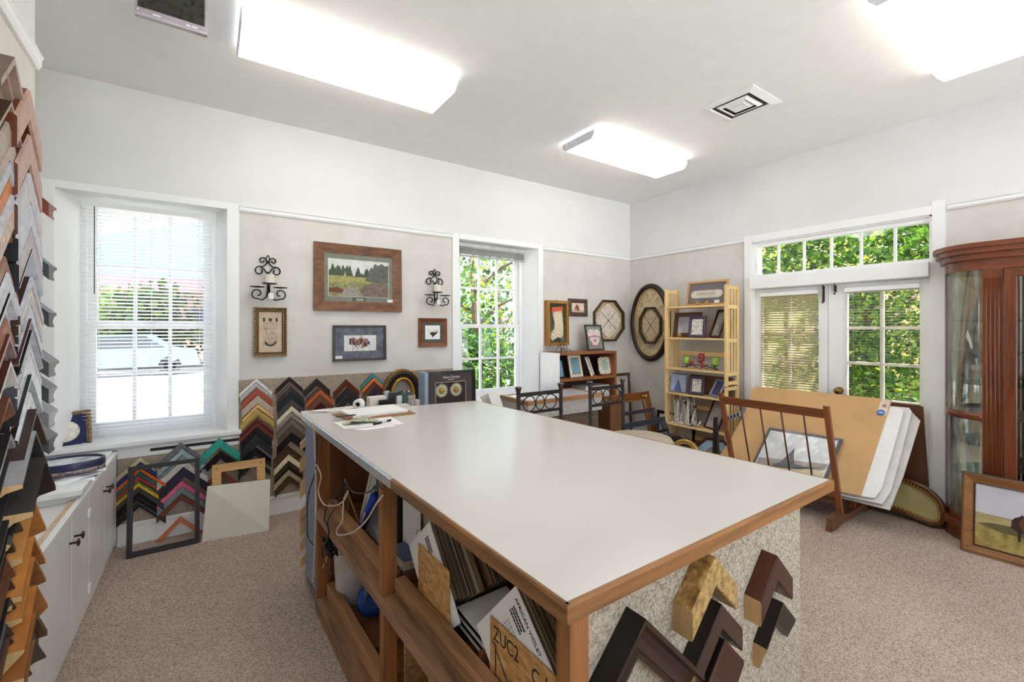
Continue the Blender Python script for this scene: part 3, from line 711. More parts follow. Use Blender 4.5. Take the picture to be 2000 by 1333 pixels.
# two wrought iron sconces
CANDLE = plain((236,226,214), .5)
def sconce(label, cx, ztop, ox, cz):
    """cx: stem centre; ox: sideways offset of candle arm as it stands out from the wall"""
    r = thing('wall_sconce', label, 'sconce', (cx, YA, ztop-.36), 'iron wall sconces')
    yw = YA-.012; b = MB(); t = .0052
    def P(x, z, d=0): return (cx+x, yw-d, ztop+z)
    b.tube([P(0,-.0), P(-.014,-.025), P(0,-.055), P(.014,-.025), P(0,0)], .004, 6)
    for s in (-1, 1):
        b.tube([P(s*x, z) for x, z in [(0,-.05)]+[(.036-q[0]*0+q[0], q[1]) for q in spiral(0,-.045,.028,.008,pi*1.15,-pi*1.1,20)]], t, 6)
        b.tube([P(s*x, z) for x, z in [(0,-.055),(.025,-.085),(.05,-.095)]+spiral(.055,-.125,.036,.012,pi*.55,-pi*1.35,22)], t, 6)
        b.tube([P(s*x, z) for x, z in [(0,-.16),(.006,-.14),(.03,-.105),(.05,-.095)]], t, 6)
    b.lathe([(.009,-.006),(.009,.006)], P(0,-.14), 10, 0, 'y')
    b.tube([P(0,-.13), P(0,-.3)], .0065, 8)
    b.build('scrollwork', IRON, r)
    for s in (-1, 1):
        b = MB(); pts = [(0,-.27,0), (s*.012,-.325,.03), (s*.045,-.352,.06), (s*.085,-.34,.07)]
        b.tube([P(x, z, d) for x, z, d in pts]+[P(s*x, z, .07) for x, z in spiral(.075,-.305,.042,.012,-pi*.35,pi*1.55,22)], t, 6)
        b.lathe([(.002,-.006),(.05,0),(.052,.004),(.0001,.002)], P(s*.078,-.256,.07), 18); b.build('candle_arm', IRON, r)
    b = MB(); b.tube([P(0,-.27,0), P(.002,-.30,.06), P(ox,-.29,.11), P(ox,-.24,.11)], t, 6); b.lathe([(.002,-.006),(.05,0),(.052,.004),(.0001,.002)], P(ox,-.232,.11), 18)
    b.build('candle_arm', IRON, r)
    b = MB(); b.lathe([(.034,0),(.036,.004),(.036,.062),(.034,.066),(.012,.06),(.0001,.06)], P(ox,-.227,.11), 20); c = b.build('candle', CANDLE, r)
    b = MB(); b.tube([P(ox,-.235,.11), P(ox+.006,-.27,.112), P(ox+.01,-.30,.115)], .0015, 4); b.box(cx+ox-.006, cx+ox+.028, yw-.117, yw-.115, ztop-.345, ztop-.30); b.build('price_tag', PAPER, r)
sconce('wrought iron scroll sconce with cream candle, nearest the blinds window above the sampler', .378, 2.018, .0, 0)
sconce('wrought iron scroll sconce with cream candle, above the small elk drawing', 1.775, 2.016, -.025, 0)
# pictures right of the second window
T = TB((3.111+3.425)/2, 1.257, .02); w, h = .312, .508
r, art = picture('tall deep gold shadow box holding a decorated stocking, right of the tall window', T, w, h, .034, .07, 'flat', plain((168,122,58),.45,.2), cat='shadow box', name='shadow_box', matc=plain((72,86,66),.8))
sock = [(.22,.86),(.8,.9),(.8,.76),(.84,.6),(.86,.4),(.86,.2),(.76,.1),(.55,.14),(.4,.1),(.2,.04),(.1,.12),(.16,.25),(.34,.36),(.36,.5),(.28,.66)]
aw, ah, y0, z, x0 = art
b = MB(T); b.prism([(x0+x*aw, y0+y*ah) for x, y in sock], z, z+.02); b.build('stocking', blotch([(.32,(150,70,50)),(.42,(222,206,176)),(.58,(232,218,192)),(.66,(120,140,96)),(.75,(190,160,120))], 26, .8), r)
b = MB(T); b.prism([(x0+x*aw, y0+y*ah) for x, y in [(.16,.78),(.82,.82),(.84,.93),(.18,.9)]], z+.003, z+.027); b.build('stocking_cuff', plain((206,92,58),.8), r)
b = MB(T)
for i in range(16):
    b.ball((w/2-.008, .02+(h-.04)*i/15, .066), .009, 6)
b.build('beaded_edge', plain((120,84,44),.5), r)
b = MB(); b.tube([(3.29, YA-.004, 1.76), (3.29, YA-.004, 1.79)], .003, 5); b.build('hanger', IRON, r)
T = TB((3.461+3.763)/2, 1.594, .02); w, h = .302, .207
r, art = picture('small ornate dark framed bird picture, beside the stocking shadow box', T, w, h, .05, .03, 'round', blotch([(.35,(62,46,38)),(.65,(98,78,64))], 40, .5, 3, (1,1,1), .3))
layers(T, art[0], art[1], art[2], [(FULL, 0), (R4(0,0,1,.22), 1), ([(.28,.2),(.24,.4),(.32,.62),(.38,.8),(.46,.82),(.56,.6),(.62,.4),(.58,.24),(.8,.14),(.5,.16)], 2), ([(.3,.2),(.44,.2),(.46,.4),(.34,.42)], 3)],
   [plain((222,204,190),.6), plain((206,182,160),.6), plain((140,84,54),.7), plain((176,120,84),.7)], r, art[3], x0=art[4])
# octagon frames with dried flower arrangements
def octagon(label, T, w, h, group='octagonal dried flower frames', flower=(222,210,196), bgm=(196,172,138)):
    r = thing('octagonal_frame', label, 'framed picture', T.translation, group); c = .30
    oc = [(-w/2+w*c, 0), (w/2-w*c, 0), (w/2, h*c), (w/2, h*(1-c)), (w/2-w*c, h), (-w/2+w*c, h), (-w/2, h*(1-c)), (-w/2, h*c)]
    b = MB(T); b.loop(oc, prof('step', .026, .045)); b.build('frame', plain((86,68,52),.45,.2), r)
    b = MB(T); q = [(x*.9, h/2+(y-h/2)*.9) for x, y in oc]; b.prism(q, .006, .01); b.build('backing', blotch([(.35,sh(bgm,.85)),(.65,sh(bgm,1.1))], 30, .8), r)
    b = MB(T)
    for k in range(4):
        a = pi/2*k+pi/2; pts = []
        for i in range(14):
            t = 2*pi*i/14; rr = 1+.14*math.cos(5*t); u_, v_ = .5*w*.40*(1+math.cos(t)*rr), .36*w*math.sin(t)*rr*.62
            pts.append((math.cos(a)*u_-math.sin(a)*v_, h/2+(math.sin(a)*u_+math.cos(a)*v_)*h/w))
        b.prism(pts, .0105+.0008*k, .0125+.0008*k)
    b.build('dried_flowers', blotch([(.35,sh(flower,.88)),(.65,sh(flower,1.08))], 40, .8), r)
    b = MB(T)
    for s in (-1, 1): b.tube([(-.25*w*s, h/2-.22*h, .016), (.25*w*s, h/2+.22*h, .016)], .003, 5)
    b.build('stems', plain((120,104,84),.8), r)
    return r
octagon('octagonal frame with pale crossed dried flowers, on the back wall next to the corner', TB((3.865+4.392)/2, 1.289, .02), .525, .515)
# large oval frame on the right wall
cy, cz, ry, rz = 3.585, 1.524, .30, .482
To = frameT((XB-.001, cy, cz-rz), (0,-1,0), (-1,0,.0))
r = thing('oval_frame', 'large dark oval frame with a small octagonal frame hung inside it, right wall', 'oval frame', (XB, cy, cz-rz))
b = MB(To); b.loop(ell(ry, rz, 64, 0, rz), prof('round', .062, .055), 0, True); b.build('frame', plain((44,30,28),.3), r)
b = MB(To); b.loop(ell(ry-.06, rz-.06, 64, 0, rz), [(0,.0),(0,.03),(.006,.036),(.014,.028),(.014,0)], 0, True); b.build('fillet', plain((196,168,112),.35,.4), r)
b = MB(To); b.prism(ell(ry-.06, rz-.06, 64, 0, rz), .006, .012); b.build('backing', blotch([(.3,(188,164,122)),(.5,(214,196,160)),(.7,(226,212,184))], 16, .8), r)
b = MB(To); rnd = random.Random(2)
for i in range(26):
    a, q = rnd.random()*2*pi, math.sqrt(rnd.random()); x, y = .2*q*math.cos(a), rz+.36*q*math.sin(a); s_ = rnd.uniform(.018, .04)
    b.prism([(x+s_*(1+.3*math.cos(5*t))*math.cos(t), y+s_*(1+.3*math.cos(5*t))*math.sin(t)) for t in [2*pi*k/15 for k in range(15)]], .0122, .0135+.0002*i)
b.build('dried_leaves', blotch([(.4,(176,150,104)),(.6,(222,206,172))], 30, .8), r)
MB(To).box(.02, .075, .09, .12, .02, .022).build('price_tag', plain((226,208,170),.6), r)
octagon('small octagonal dried flower frame hung inside the large oval frame', frameT((XB-.03, 3.56, 1.262), (0,-1,0), (-1,0,0)), .32, .45, None, (206,188,156), (190,164,122))
# ---------------------------------------------------------------- workbench island
ZT = .965
PN, PR_, PF, PL_ = Vector((.517,.588)), Vector((1.652,.595)), Vector((1.484,2.602)), Vector((.435,2.739))
E1 = (PL_-PN).normalized(); E2 = Vector((E1.y, -E1.x))     # along the aisle side / inward
SL = (PL_-PN).length
TS = Matrix(((E1.x, E2.x, 0, PN.x), (E1.y, E2.y, 0, PN.y), (0,0,1,0), (0,0,0,1)))   # local: s, inward, z
def side(u, v, inset):
    r = ray(u, v); p = PN+E2*inset; k = (E2.x*p.x+E2.y*p.y)/(E2.x*r[0]+E2.y*r[1])
    w = Vector((r[0]*k, r[1]*k, EYE+r[2]*k)); q = w.xy-PN
    return Vector((q.dot(E1), inset, w.z))
OAKE = wood((138,94,54), 'x', .4, .45); OAKY = wood((134,92,52), 'y', .4, .45)
PINEY = wood((172,126,86), 'y', .55, .35); PINEZ = wood((142,92,52), 'z', .5, .4); PINEX = wood((142,94,58), 'x', .55, .35)
WORN = wood((150,112,82), 'y', .6, .4); PLYD = wood((112,68,38), 'z', .55, .2); KICK = plain((158,110,66), .7)
LAM = plain((202,196,191), .2, 0, .012, 2, 0, .5)
bench = thing('workbench', 'large white-topped wooden workbench with open shelves in the middle of the room', 'workbench', ((PN.x+PF.x)/2, (PN.y+PF.y)/2, 0))
b = MB(); q = [(PN.x+.004, PN.y+.004), (PR_.x-.004, PR_.y+.004), (PF.x-.004, PF.y-.004), (PL_.x+.004, PL_.y-.004)]
b.prism(q, ZT-.03, ZT); b.build('worktop', LAM, bench)
def edge(p, q, mat, name, t=.02, f0=0, f1=1):
    p, q = Vector(p), Vector(q); a, c = p+(q-p)*f0, p+(q-p)*f1; d = (c-a); n = Vector((d.y, -d.x)).normalized()
    T = frameT((a.x, a.y, 0), (d.x, d.y, 0), (0,0,1)); L = d.length
    b = MB(T); m = [(-.0, ZT-.034), (-.0, ZT-.004), (.003, ZT-.0004), (.012, ZT-.0004), (.012, ZT-.034)]
    vs = [(x, -.004+yy if False else yy*-1+.004, z) for x in (0, L) for yy, z in [(.006, ZT-.034), (.006, ZT-.005), (.002, ZT+.0004), (-.004, ZT+.0004), (-.004, ZT-.034)]]
    n5 = 5; b.add(vs, [tuple(range(5)), tuple(range(5, 10))]+[(i, (i+1) % 5, 5+(i+1) % 5, 5+i) for i in range(5)])
    return b.build(name, mat, bench)
edge(PN, PR_, OAKE, 'edge_band'); edge(PR_, PF, OAKY, 'edge_band'); edge(PF, PL_, OAKE, 'edge_band')
# aisle side edge: bare oak near the camera, silver tape further on
edge(PL_, PN, OAKY, 'edge_band', f0=.62)
edge(PL_, PN, plain((196,198,202), .3, .7, .1, 60, .3), 'silver_tape', f1=.62)
# carcase
def S(name, s0, s1, i0, i1, z0, z1, mat, bevel=.002):
    return MB(TS).box(s0, s1, i0, i1, z0, z1).build(name, mat, bench, bevel=bevel)
zu = ZT-.034
S('post', 1.85, 1.888, .012, .075, 0, zu, PINEZ); S('post', .92, .956, .008, .062, .53, zu, PINEZ); S('post', .92, .956, .012, .062, .07, .49, PINEZ); S('post', .004, .02, .012, .06, 0, zu, PINEZ)
S('end_panel', 1.852, 1.872, .075, .9, 0, zu, PLYD); S('back_panel', .02, 1.85, .52, .535, .06, zu, PLYD)
S('shelf', .022, 1.85, .09, .52, .50, .516, PINEX); S('shelf', .022, 1.85, .09, .52, .066, .082, PINEX)
S('shelf_edge', .02, 1.85, .0, .09, .49, .53, WORN); S('shelf_edge', .02, 1.85, .0, .09, .034, .07, WORN)
S('rail', .958, 1.81, .052, .09, .53, .575, PINEY); S('rail', .022, .918, .052, .09, .53, .58, PINEY)
S('rail', .958, 1.83, .052, .09, .07, .145, PINEY); S('rail', .022, .918, .052, .09, .07, .145, PINEY)
S('kick_board', .02, 1.86, .004, .014, 0, .034, KICK)
S('divider', .962, 1.12, .102, .168, .516, .56, PINEX); S('divider', .43, .45, .10, .5, .516, .58, PINEX)
S('divider', 1.0, 1.02, .10, .5, .082, .14, PINEX)
# side panel beyond the shelves, carpeted blue, and end ledge
S('blue_carpet_panel', 1.892, SL-.03, .012, .028, .085, zu, bluecarpet, 0)
b = MB(); w = (PF-PL_).normalized(); nn = Vector((-w.y, w.x))
Te = frameT((PL_.x, PL_.y, 0), (w.x, w.y, 0), (-nn.x, -nn.y, 0))   # local x along far end, y up, z outward?
if (Te @ Vector((0,0,1))).y-PL_.y < 0: Te = Matrix.Translation((PL_.x, PL_.y, 0)) @ Matrix(((w.x, 0, nn.x, 0), (w.y, 0, nn.y, 0), (0, 1, 0, 0), (0,0,0,1)))
b = MB(Te); b.box(.02, (PF-PL_).length-.02, .03, zu, -.05, .03); b.build('far_panel', berber, bench)
b = MB(Te); b.box(-.004, .62, ZT-.018, ZT-.002, .006, .125); b.build('end_ledge', plain((200,194,188), .6), bench, bevel=.003)
# front end panel with berber carpet, oak corner trim
FV = (PR_-PN).normalized(); FN = Vector((FV.y, -FV.x))
TF = Matrix(((FV.x, 0, FN.x, PN.x), (FV.y, 0, FN.y, PN.y), (0,1,0,0), (0,0,0,1)))   # local x along front, y up, z toward camera
b = MB(TF); b.box(.072, .985, .02, zu, -.06, -.036); b.build('carpeted_front_panel', berber, bench)
b = MB(TF); b.box(.03, .074, 0, zu, -.065, -.034); b.build('corner_trim', wood((152,98,48),'z',.4,.35), bench, bevel=.002)
b = MB(TF); b.box(.955, .985, .0, zu, -.75, -.06); b.build('right_panel', berber, bench)
# ---- mat boards filed on their corners
matcols = [(150,118,84),(176,150,116),(120,92,66),(196,178,150),(90,80,72),(206,196,182),(132,110,92),(110,100,96),(160,132,104),(78,66,58),(186,170,148),(140,124,108)]
MATM = [plain(c, .8, 0, .04) for c in matcols]
def diamond(s, z, a, ang, bb=None): # corners of a sheet hanging from its apex (s,z)
    c, sn = math.cos(ang), math.sin(ang); bb = bb or a
    return [(s, z), (s+a*c, z-a*sn), (s+a*c-bb*sn, z-a*sn-bb*c), (s-bb*sn, z-bb*c)]
TP = Matrix(((E1.x, 0, E2.x, PN.x), (E1.y, 0, E2.y, PN.y), (0, 1, 0, 0), (0,0,0,1)))  # local x=s, y=z(up), z=inward
def sheet(s, z, a, ang, inset, t, mat, label, group, bb=None):
    b = MB(TP); p = diamond(s, z, a, ang, bb); b.prism(p, inset, inset+t)
    o = b.build('mat_board', mat); tag(o, label, 'mat board', group); return o
proto = None
def bundle(s, z, a, ang, i0, n, pitch, label, group, jig=.004, bb=None):
    for k in range(n):
        sheet(s+random.uniform(-jig, jig), z+random.uniform(-jig, .002)-.0002*k, a+random.uniform(-.006, .0), ang, i0+pitch*k, pitch*.62, MATM[random.randrange(len(MATM))] , label, group, bb)
bundle(.745, .822, .20, math.radians(42), .106, 32, .0034, 'tan mat board filed edge-on in the bundle behind the label sheet, middle shelf bay', 'mat boards in the middle bundle', bb=.235)
bundle(.742, .826, .2, math.radians(42), .238, 18, .0046, 'mat board filed edge-on in the deeper dark bundle under the worktop', 'mat boards in the deep bundle', bb=.235)
bundle(.280, .83, .23, math.radians(47), .106, 42, .0042, 'mat board filed edge-on behind the African violet label sheet, nearest the corner post', 'mat boards in the near bundle', bb=.20)
bundle(.93, .84, .2, math.radians(58), .185, 12, .006, 'brown mat board filed edge-on behind the tall white sheet beside the middle post', 'mat boards by the middle post')
LW = plain((238,237,236), .55, 0, .01); INK = plain((52,50,52), .7)
def label_sheet(s, z, a, ang, inset, label, txt, small, bb):
    r = thing('label_sheet', label, 'mat board', TP @ Vector((s, z-a, inset)))
    b = MB(TP); b.prism(diamond(s, z, a, ang, bb), inset, inset+.003); b.build('sheet', LW, r)
    # text axes: reads down the right-hand edge
    c, sn = math.cos(ang), math.sin(ang)
    O = TP @ Vector((s, z, inset-.0008)); rt = TP.to_3x3() @ Vector((-sn, -c, 0)); nrm = TP.to_3x3() @ Vector((0,0,-1))
    T = frameT(O, rt, nrm)
    if txt: text_mesh(txt, .0165, T @ Matrix.Translation((.02, -.026, 0)), INK, 'title', r, 'LEFT', .0003, 1.0)
    b = MB(T); rnd = random.Random(len(label))
    for k in range(small):
        y = -.045-.011*k-(.012 if k > 2 else 0); x = .03+(.0 if k < 3 else .012); xe = .085 if k < 3 else .12
        while x < xe:
            w_ = rnd.uniform(.003, .009); b.box(x, x+w_, y, y+(.006 if k < 3 else .0016), 0, .0004); x += w_+(.0012 if k < 3 else .003)
    b.build('printed_lines', INK, r)
    return r
label_sheet(.747, .826, .215, math.radians(42), .100, 'white label sheet with printed diagram, in front of the middle mat bundle', '', 6, .30)
label_sheet(.282, .834, .26, math.radians(47), .100, 'white label sheet headed African violet, in front of the near mat bundle', 'AFRICAN VIOLET', 9, .24)
OSB = blotch([(.28,(120,80,40)),(.42,(186,134,74)),(.55,(204,156,96)),(.7,(224,184,126))], 26, .7, 5, (1,1,2.2), .15)
r = thing('chipboard_panel', 'square chipboard panel standing in the shelf bay before the middle mats', 'board', TP @ Vector((.7, .52, .098)))
MB(TP).box(.604, .822, .518, .728, .095, .099).build('board', OSB, r, bevel=.002)
r = thing('chipboard_panel', 'stencilled chipboard panel at the near end of the shelf by the oak post', 'board', TP @ Vector((.2, .52, .098)))
MB(TP).box(.075, .385, .518, .712, .0945, .0985).build('board', OSB, r, bevel=.002)
T = frameT(TP @ Vector((.38, .712, .0938)), TP.to_3x3() @ Vector((-1,0,0)), TP.to_3x3() @ Vector((0,0,-1)))
text_mesh('ZUC2', .052, T @ Matrix.Translation((.012, -.05, 0)), plain((58,44,32), .8), 'stencil_lettering', r, 'LEFT', .0003, .8)
text_mesh('C', .052, T @ Matrix.Translation((.165, -.06, 0)), plain((58,44,32), .8), 'stencil_lettering', r, 'LEFT', .0003, .8)
b = MB(T); b.box(.02, .024, -.16, -.06, 0, .0004).box(.215, .22, -.1, -.02, 0, .0004)
b.add([(.02,-.07,0.0004),(.026,-.07,.0004),(.15,-.2,.0004),(.144,-.2,.0004)], [(0,1,2,3)]); b.build('stencil_marks', plain((58,44,32), .8), r)
for i in range(5):
    b = MB(TP); z0 = .565+.012*i; b.hexa([(.40, z0-.02, .12), (.60, z0, .12), (.60, z0, .30), (.40, z0-.02, .30)], [(.40, z0-.017, .12), (.60, z0+.003, .12), (.60, z0+.003, .30), (.40, z0-.017, .30)])
    o = b.build('mat_board', [LW, BLACK][i % 2]); tag(o, '%s of the thin sheets lying flat between the two mat bundles' % ['lowest', 'second lowest', 'middle', 'second highest', 'topmost'][i], 'mat board', 'loose sheets between the bundles')
# tall white sheet & black sheet next to the middle post
r = thing('label_sheet', 'tall white sheet with small print standing right of the middle post', 'mat board', TS @ Vector((1.04, .17, .52)))
b = MB(TS); b.box(.965, 1.13, .17, .173, .518, .90); b.build('sheet', LW, r)
b = MB(TS)
for k in range(7): b.box(.985+.006*(k % 3), .99+.006*(k % 3), .1694, .17, .60+.014*k, .609+.014*k)
b.build('printed_lines', INK, r)
b = MB(TS); b.box(1.14, 1.147, .15, .36, .566, .80); o = b.build('black_board', BLACK); tag(o, 'black board leaning in the shelf just right of the middle post', 'board')
r = thing('paper_roll', 'printed white card with dark oval stamp, top of shelf right of middle post', 'card', TS @ Vector((1.12, .2, .8)))
b = MB(TS); b.box(1.06, 1.25, .20, .202, .70, .92); b.build('card', LW, r)
b = MB(frameT(TS @ Vector((1.16,.1995,.86)), TS.to_3x3() @ Vector((-1,0,0)), TS.to_3x3() @ Vector((0,-1,0)))); b.lathe([(.045,0),(.045,.002),(.034,.002),(.034,0)], (0,0,0), 24); b.build('oval_stamp', plain((40,36,50), .6), r)
r = thing('book', 'thick paperback lying flat beside the middle post on the shelf', 'book', TS @ Vector((1.03, .14, .56)))
b = MB(TS); b.box(.965, 1.10, .105, .165, .565, .60); b.build('pages', plain((206,190,160), .7, 0, .1, 80), r)
b = MB(TS); b.box(.962, 1.103, .103, .167, .600, .605); b.box(.962, 1.103, .103, .167, .561, .565); b.build('cover', plain((92,104,130), .5), r)
# far bay: papers, wires, tools
for i, (s, z, a, ang, ins, lb) in enumerate([(1.46,.82,.20,60,.12,'white paper sheaf leaning furthest right of the papers behind the middle post'), (1.52,.81,.2,57,.13,'white envelope leaning second in the paper pile of the far bay'), (1.58,.8,.2,54,.14,'white folder leaning third in the paper pile of the far bay'), (1.66,.82,.2,50,.17,'cream card leaning at the back of the paper pile in the far bay')]):
    c, sn = math.cos(math.radians(ang)), math.sin(math.radians(ang))
    b = MB(TS); t = .008
    p = [(s, ins, .518), (s+.05, ins+.20, .518), (s+.05+t, ins+.2, .518), (s+t, ins, .518)]
    q = [(x-.15, y+.01, z) for x, y, _ in p]
    b.hexa(p, q); o = b.build('paper_stack', [PAPER, plain((222,206,176), .7)][i == 3]); tag(o, lb, 'paper')
b = MB(TS); b.box(1.70, 1.84, .36, .5, .517, .60); o = b.build('cardboard_box', plain((150,108,70), .8), bevel=.004); tag(o, 'brown cardboard box at the back of the far shelf bay', 'box')
b = MB(TS); b.hexa([(1.60,.38,.518),(1.82,.40,.518),(1.82,.43,.518),(1.60,.41,.518)], [(1.46,.42,.84),(1.70,.44,.84),(1.70,.46,.84),(1.46,.44,.84)]); o = b.build('folded_map', plain((196,172,140), .7, 0, .12, 20)); tag(o, 'tan folded paper packet leaning behind the tangled wires', 'paper')
b = MB(TS); b.hexa([(1.22,.12,.518),(1.23,.3,.518),(1.19,.3,.518),(1.18,.12,.518)], [(1.34,.13,.86),(1.35,.3,.88),(1.24,.3,.88),(1.22,.13,.86)]); o = b.build('black_case', plain((18,18,20), .5)); tag(o, 'black tool case tucked behind the middle post in the far bay', 'case')
r = thing('blue_tube', 'bright blue caulking tool leaning beside the middle post in the far bay', 'tool', TS @ Vector((1.4, .13, .53)))
A_, B_ = TS @ Vector((1.452,.112,.555)), TS @ Vector((1.29,.115,.74))
b = MB(); b.tube([A_, B_], .021, 12); b.build('barrel', plain((30,62,170), .35), r)
b = MB(); b.tube([A_, A_+(A_-B_)*.12], .017, 10); b.build('tip', plain((20,28,60), .4), r)
b = MB(); b.tube([TS @ Vector((1.385,.086,.60)), TS @ Vector((1.335,.088,.66))], .006, 8); b.build('handle', plain((200,202,206), .3, .6), r)
r = thing('grey_cloth', 'crumpled white paper lying under the blue tool in the far bay', 'paper', TS @ Vector((1.4, .2, .52)))
b = MB(TS)
b.hexa([(1.30,.14,.518),(1.50,.14,.518),(1.46,.3,.518),(1.3,.3,.518)], [(1.33,.15,.545),(1.47,.15,.575),(1.42,.28,.59),(1.33,.28,.55)]); b.build('sheet', plain((226,224,222), .7), r)
def pxcurve(pts, n=8):
    """smooth curve through points"""
    P = [Vector(p) for p in pts]; out = []
    for i in range(len(P)-1):
        p0, p1, p2, p3 = P[max(i-1,0)], P[i], P[i+1], P[min(i+2, len(P)-1)]
        for k in range(n):
            t = k/n; out.append(.5*((2*p1)+(p2-p0)*t+(2*p0-5*p1+4*p2-p3)*t*t+(3*p1-p0-3*p2+p3)*t**3))
    out.append(P[-1]); return out
def cable(name, label, pts, rad, mat, cat='cable', group=None):
    P = [TS @ side(u, v, min(d, -.003)) for u, v, d in pts]
    b = MB(); b.tube(pxcurve(P), rad, 6); o = b.build(name, mat); return tag(o, label, cat, group)
CW = plain((212,196,176), .5); CB = plain((26,24,26), .5)
cable('white_cable', 'cream cable looping over the far shelf rail and across the wires', [(616,905,.006),(627,930,.006),(622,960,.02),(632,985,.05),(655,988,.052),(672,978,.1),(680,960,.12),(672,975,.1),(670,1000,.05),(668,1020,.05),(658,1035,.05),(662,1046,.05),(690,1040,.052),(715,1018,.1),(735,985,.1),(748,968,.1)], .0035, CW)
cable('power_cord', 'thick white power cord running down the outer end of the shelves', [(612,818,.0),(616,900,.004),(617,980,.004),(615,1060,.004),(613,1110,.002),(611,1138,.0)], .0045, CW)
cable('black_cable', 'thin black cable curving over the blue carpeted panel', [(619,850,.0),(617,915,.004),(602,968,.008),(600,1015,.006),(602,1050,.006),(615,1068,.006)], .0028, CB)
cable('black_cable', 'black cable hanging from the tangle down over the shelf edge to the lower bay', [(672,940,.13),(660,965,.1),(640,985,.05),(634,1015,.0),(642,1035,.0),(640,1055,.02),(630,1070,.05),(632,1095,.09),(650,1125,.09)], .003, CB)
cable('black_cable', 'second black cable dropping beside the first from the tangled wires', [(676,940,.14),(664,975,.1),(650,1000,.05),(640,1018,.0),(642,1040,.0)], .003, CB)
cable('black_cable', 'black cable stretching from the tangle across the white papers', [(676,942,.15),(690,962,.16),(720,962,.16),(735,948,.16),(746,955,.14)], .003, CB)
r = thing('wire_bundle', 'tangle of brass wires and ties in the far shelf bay', 'wire', TS @ side(675, 985, .14)); b = MB(TS)
rnd = random.Random(9)
for k in range(7):
    p0 = side(672+rnd.uniform(-4,8), 950, .15); p1 = side(690+rnd.uniform(-26,10), 1000+rnd.uniform(-14,20), .13)
    b.tube([p0, (p0+p1)/2+Vector((rnd.uniform(-.03,.03), 0, .01)), p1], .0028, 5)
b.build('wires', plain((168,134,66), .35, .6), r)
b = MB(TS); b.tube([side(672,938,.15)+Vector((0,0,.02*math.sin(a)))+Vector((.02*math.cos(a),0,0)) for a in [2*pi*k/14 for k in range(14)]], .004, 6, 0, True); b.build('tie', plain((200,196,190), .3, .5), r)
b = MB(TS); b.tube([side(676,950,.13), side(700,1020,.11)], .0026, 5); b.build('rod', plain((190,150,80), .4, .4), r)
r = thing('paint_brush', 'wooden-handled brush with black bristles hanging in the lower far bay', 'brush', TS @ side(635, 1120, .13)); b = MB(TS)
b.tube([side(628,1118,.04), side(638,1090,.04)], [.006, .008], 8); b.build('handle', wood((206,150,74),'z',.5,.1), r)
b = MB(TS)
for k in range(40):
    p = side(650, 1066, .05)+Vector((rnd.uniform(-.05,.05), rnd.uniform(-.03,.03), rnd.uniform(-.05,.04))); b.tube([p, p+Vector((rnd.uniform(-.03,.03), rnd.uniform(-.02,.02), rnd.uniform(-.03,.03)))], .006, 5)
b.build('bristles', plain((24,22,24), .6), r)
# bin and cloth in lower bay
c = TS @ Vector((1.735, .158, .083))
r = thing('waste_bin', 'white plastic waste bin standing in the lower far shelf bay', 'bin', c)
b = MB(); b.lathe([(.078,0),(.082,.006),(.097,.28),(.102,.282),(.102,.29),(.095,.29),(.093,.28),(.076,.012),(.0001,.010)], c, 32); b.build('bin_body', plain((226,222,220), .4), r)
c = TS @ Vector((1.56, .192, .083)); r = thing('blue_cloth_bag', 'crumpled blue cloth bundle on the lower shelf in front of the white bin', 'cloth', c)
b = MB(); vs = []; fs = []; n, m = 20, 10
for j in range(m+1):
    for k in range(n):
        a = 2*pi*k/n; f = j/m; rr = .07*math.sin(pi*(.18+.8*f))**.7*(1+.13*math.sin(5*a+2*f*3)+.07*math.sin(9*a)); vs.append(c+Vector((rr*math.cos(a), rr*math.sin(a), .135*f)))
for j in range(m):
    for k in range(n): fs.append((j*n+k, j*n+(k+1) % n, (j+1)*n+(k+1) % n, (j+1)*n+k))
b.add(vs, fs+[tuple(range(n-1,-1,-1)), tuple(m*n+k for k in range(n))], 0, True); b.build('cloth', plain((44,82,160), .8, 0, .18, 14), r)
b = MB(); b.tube([c+Vector((-.045,-.045,.09)), c+Vector((-.035,-.04,.135)), c+Vector((.02,-.01,.15))], [.006,.012,.009], 7); b.build('strap', plain((110,120,140), .7), r)
for nm, s0, s1, lb in (('chipboard_panel', .78, .80, 'small chipboard offcut standing in the lower bay right of the post'), ('chipboard_panel', .985, .99, 'narrow chipboard offcut behind the lower middle post')):
    o = MB(TS).box(s0, s0+.014, .12, .34, .083, .40).build(nm, OSB); tag(o, lb, 'board')
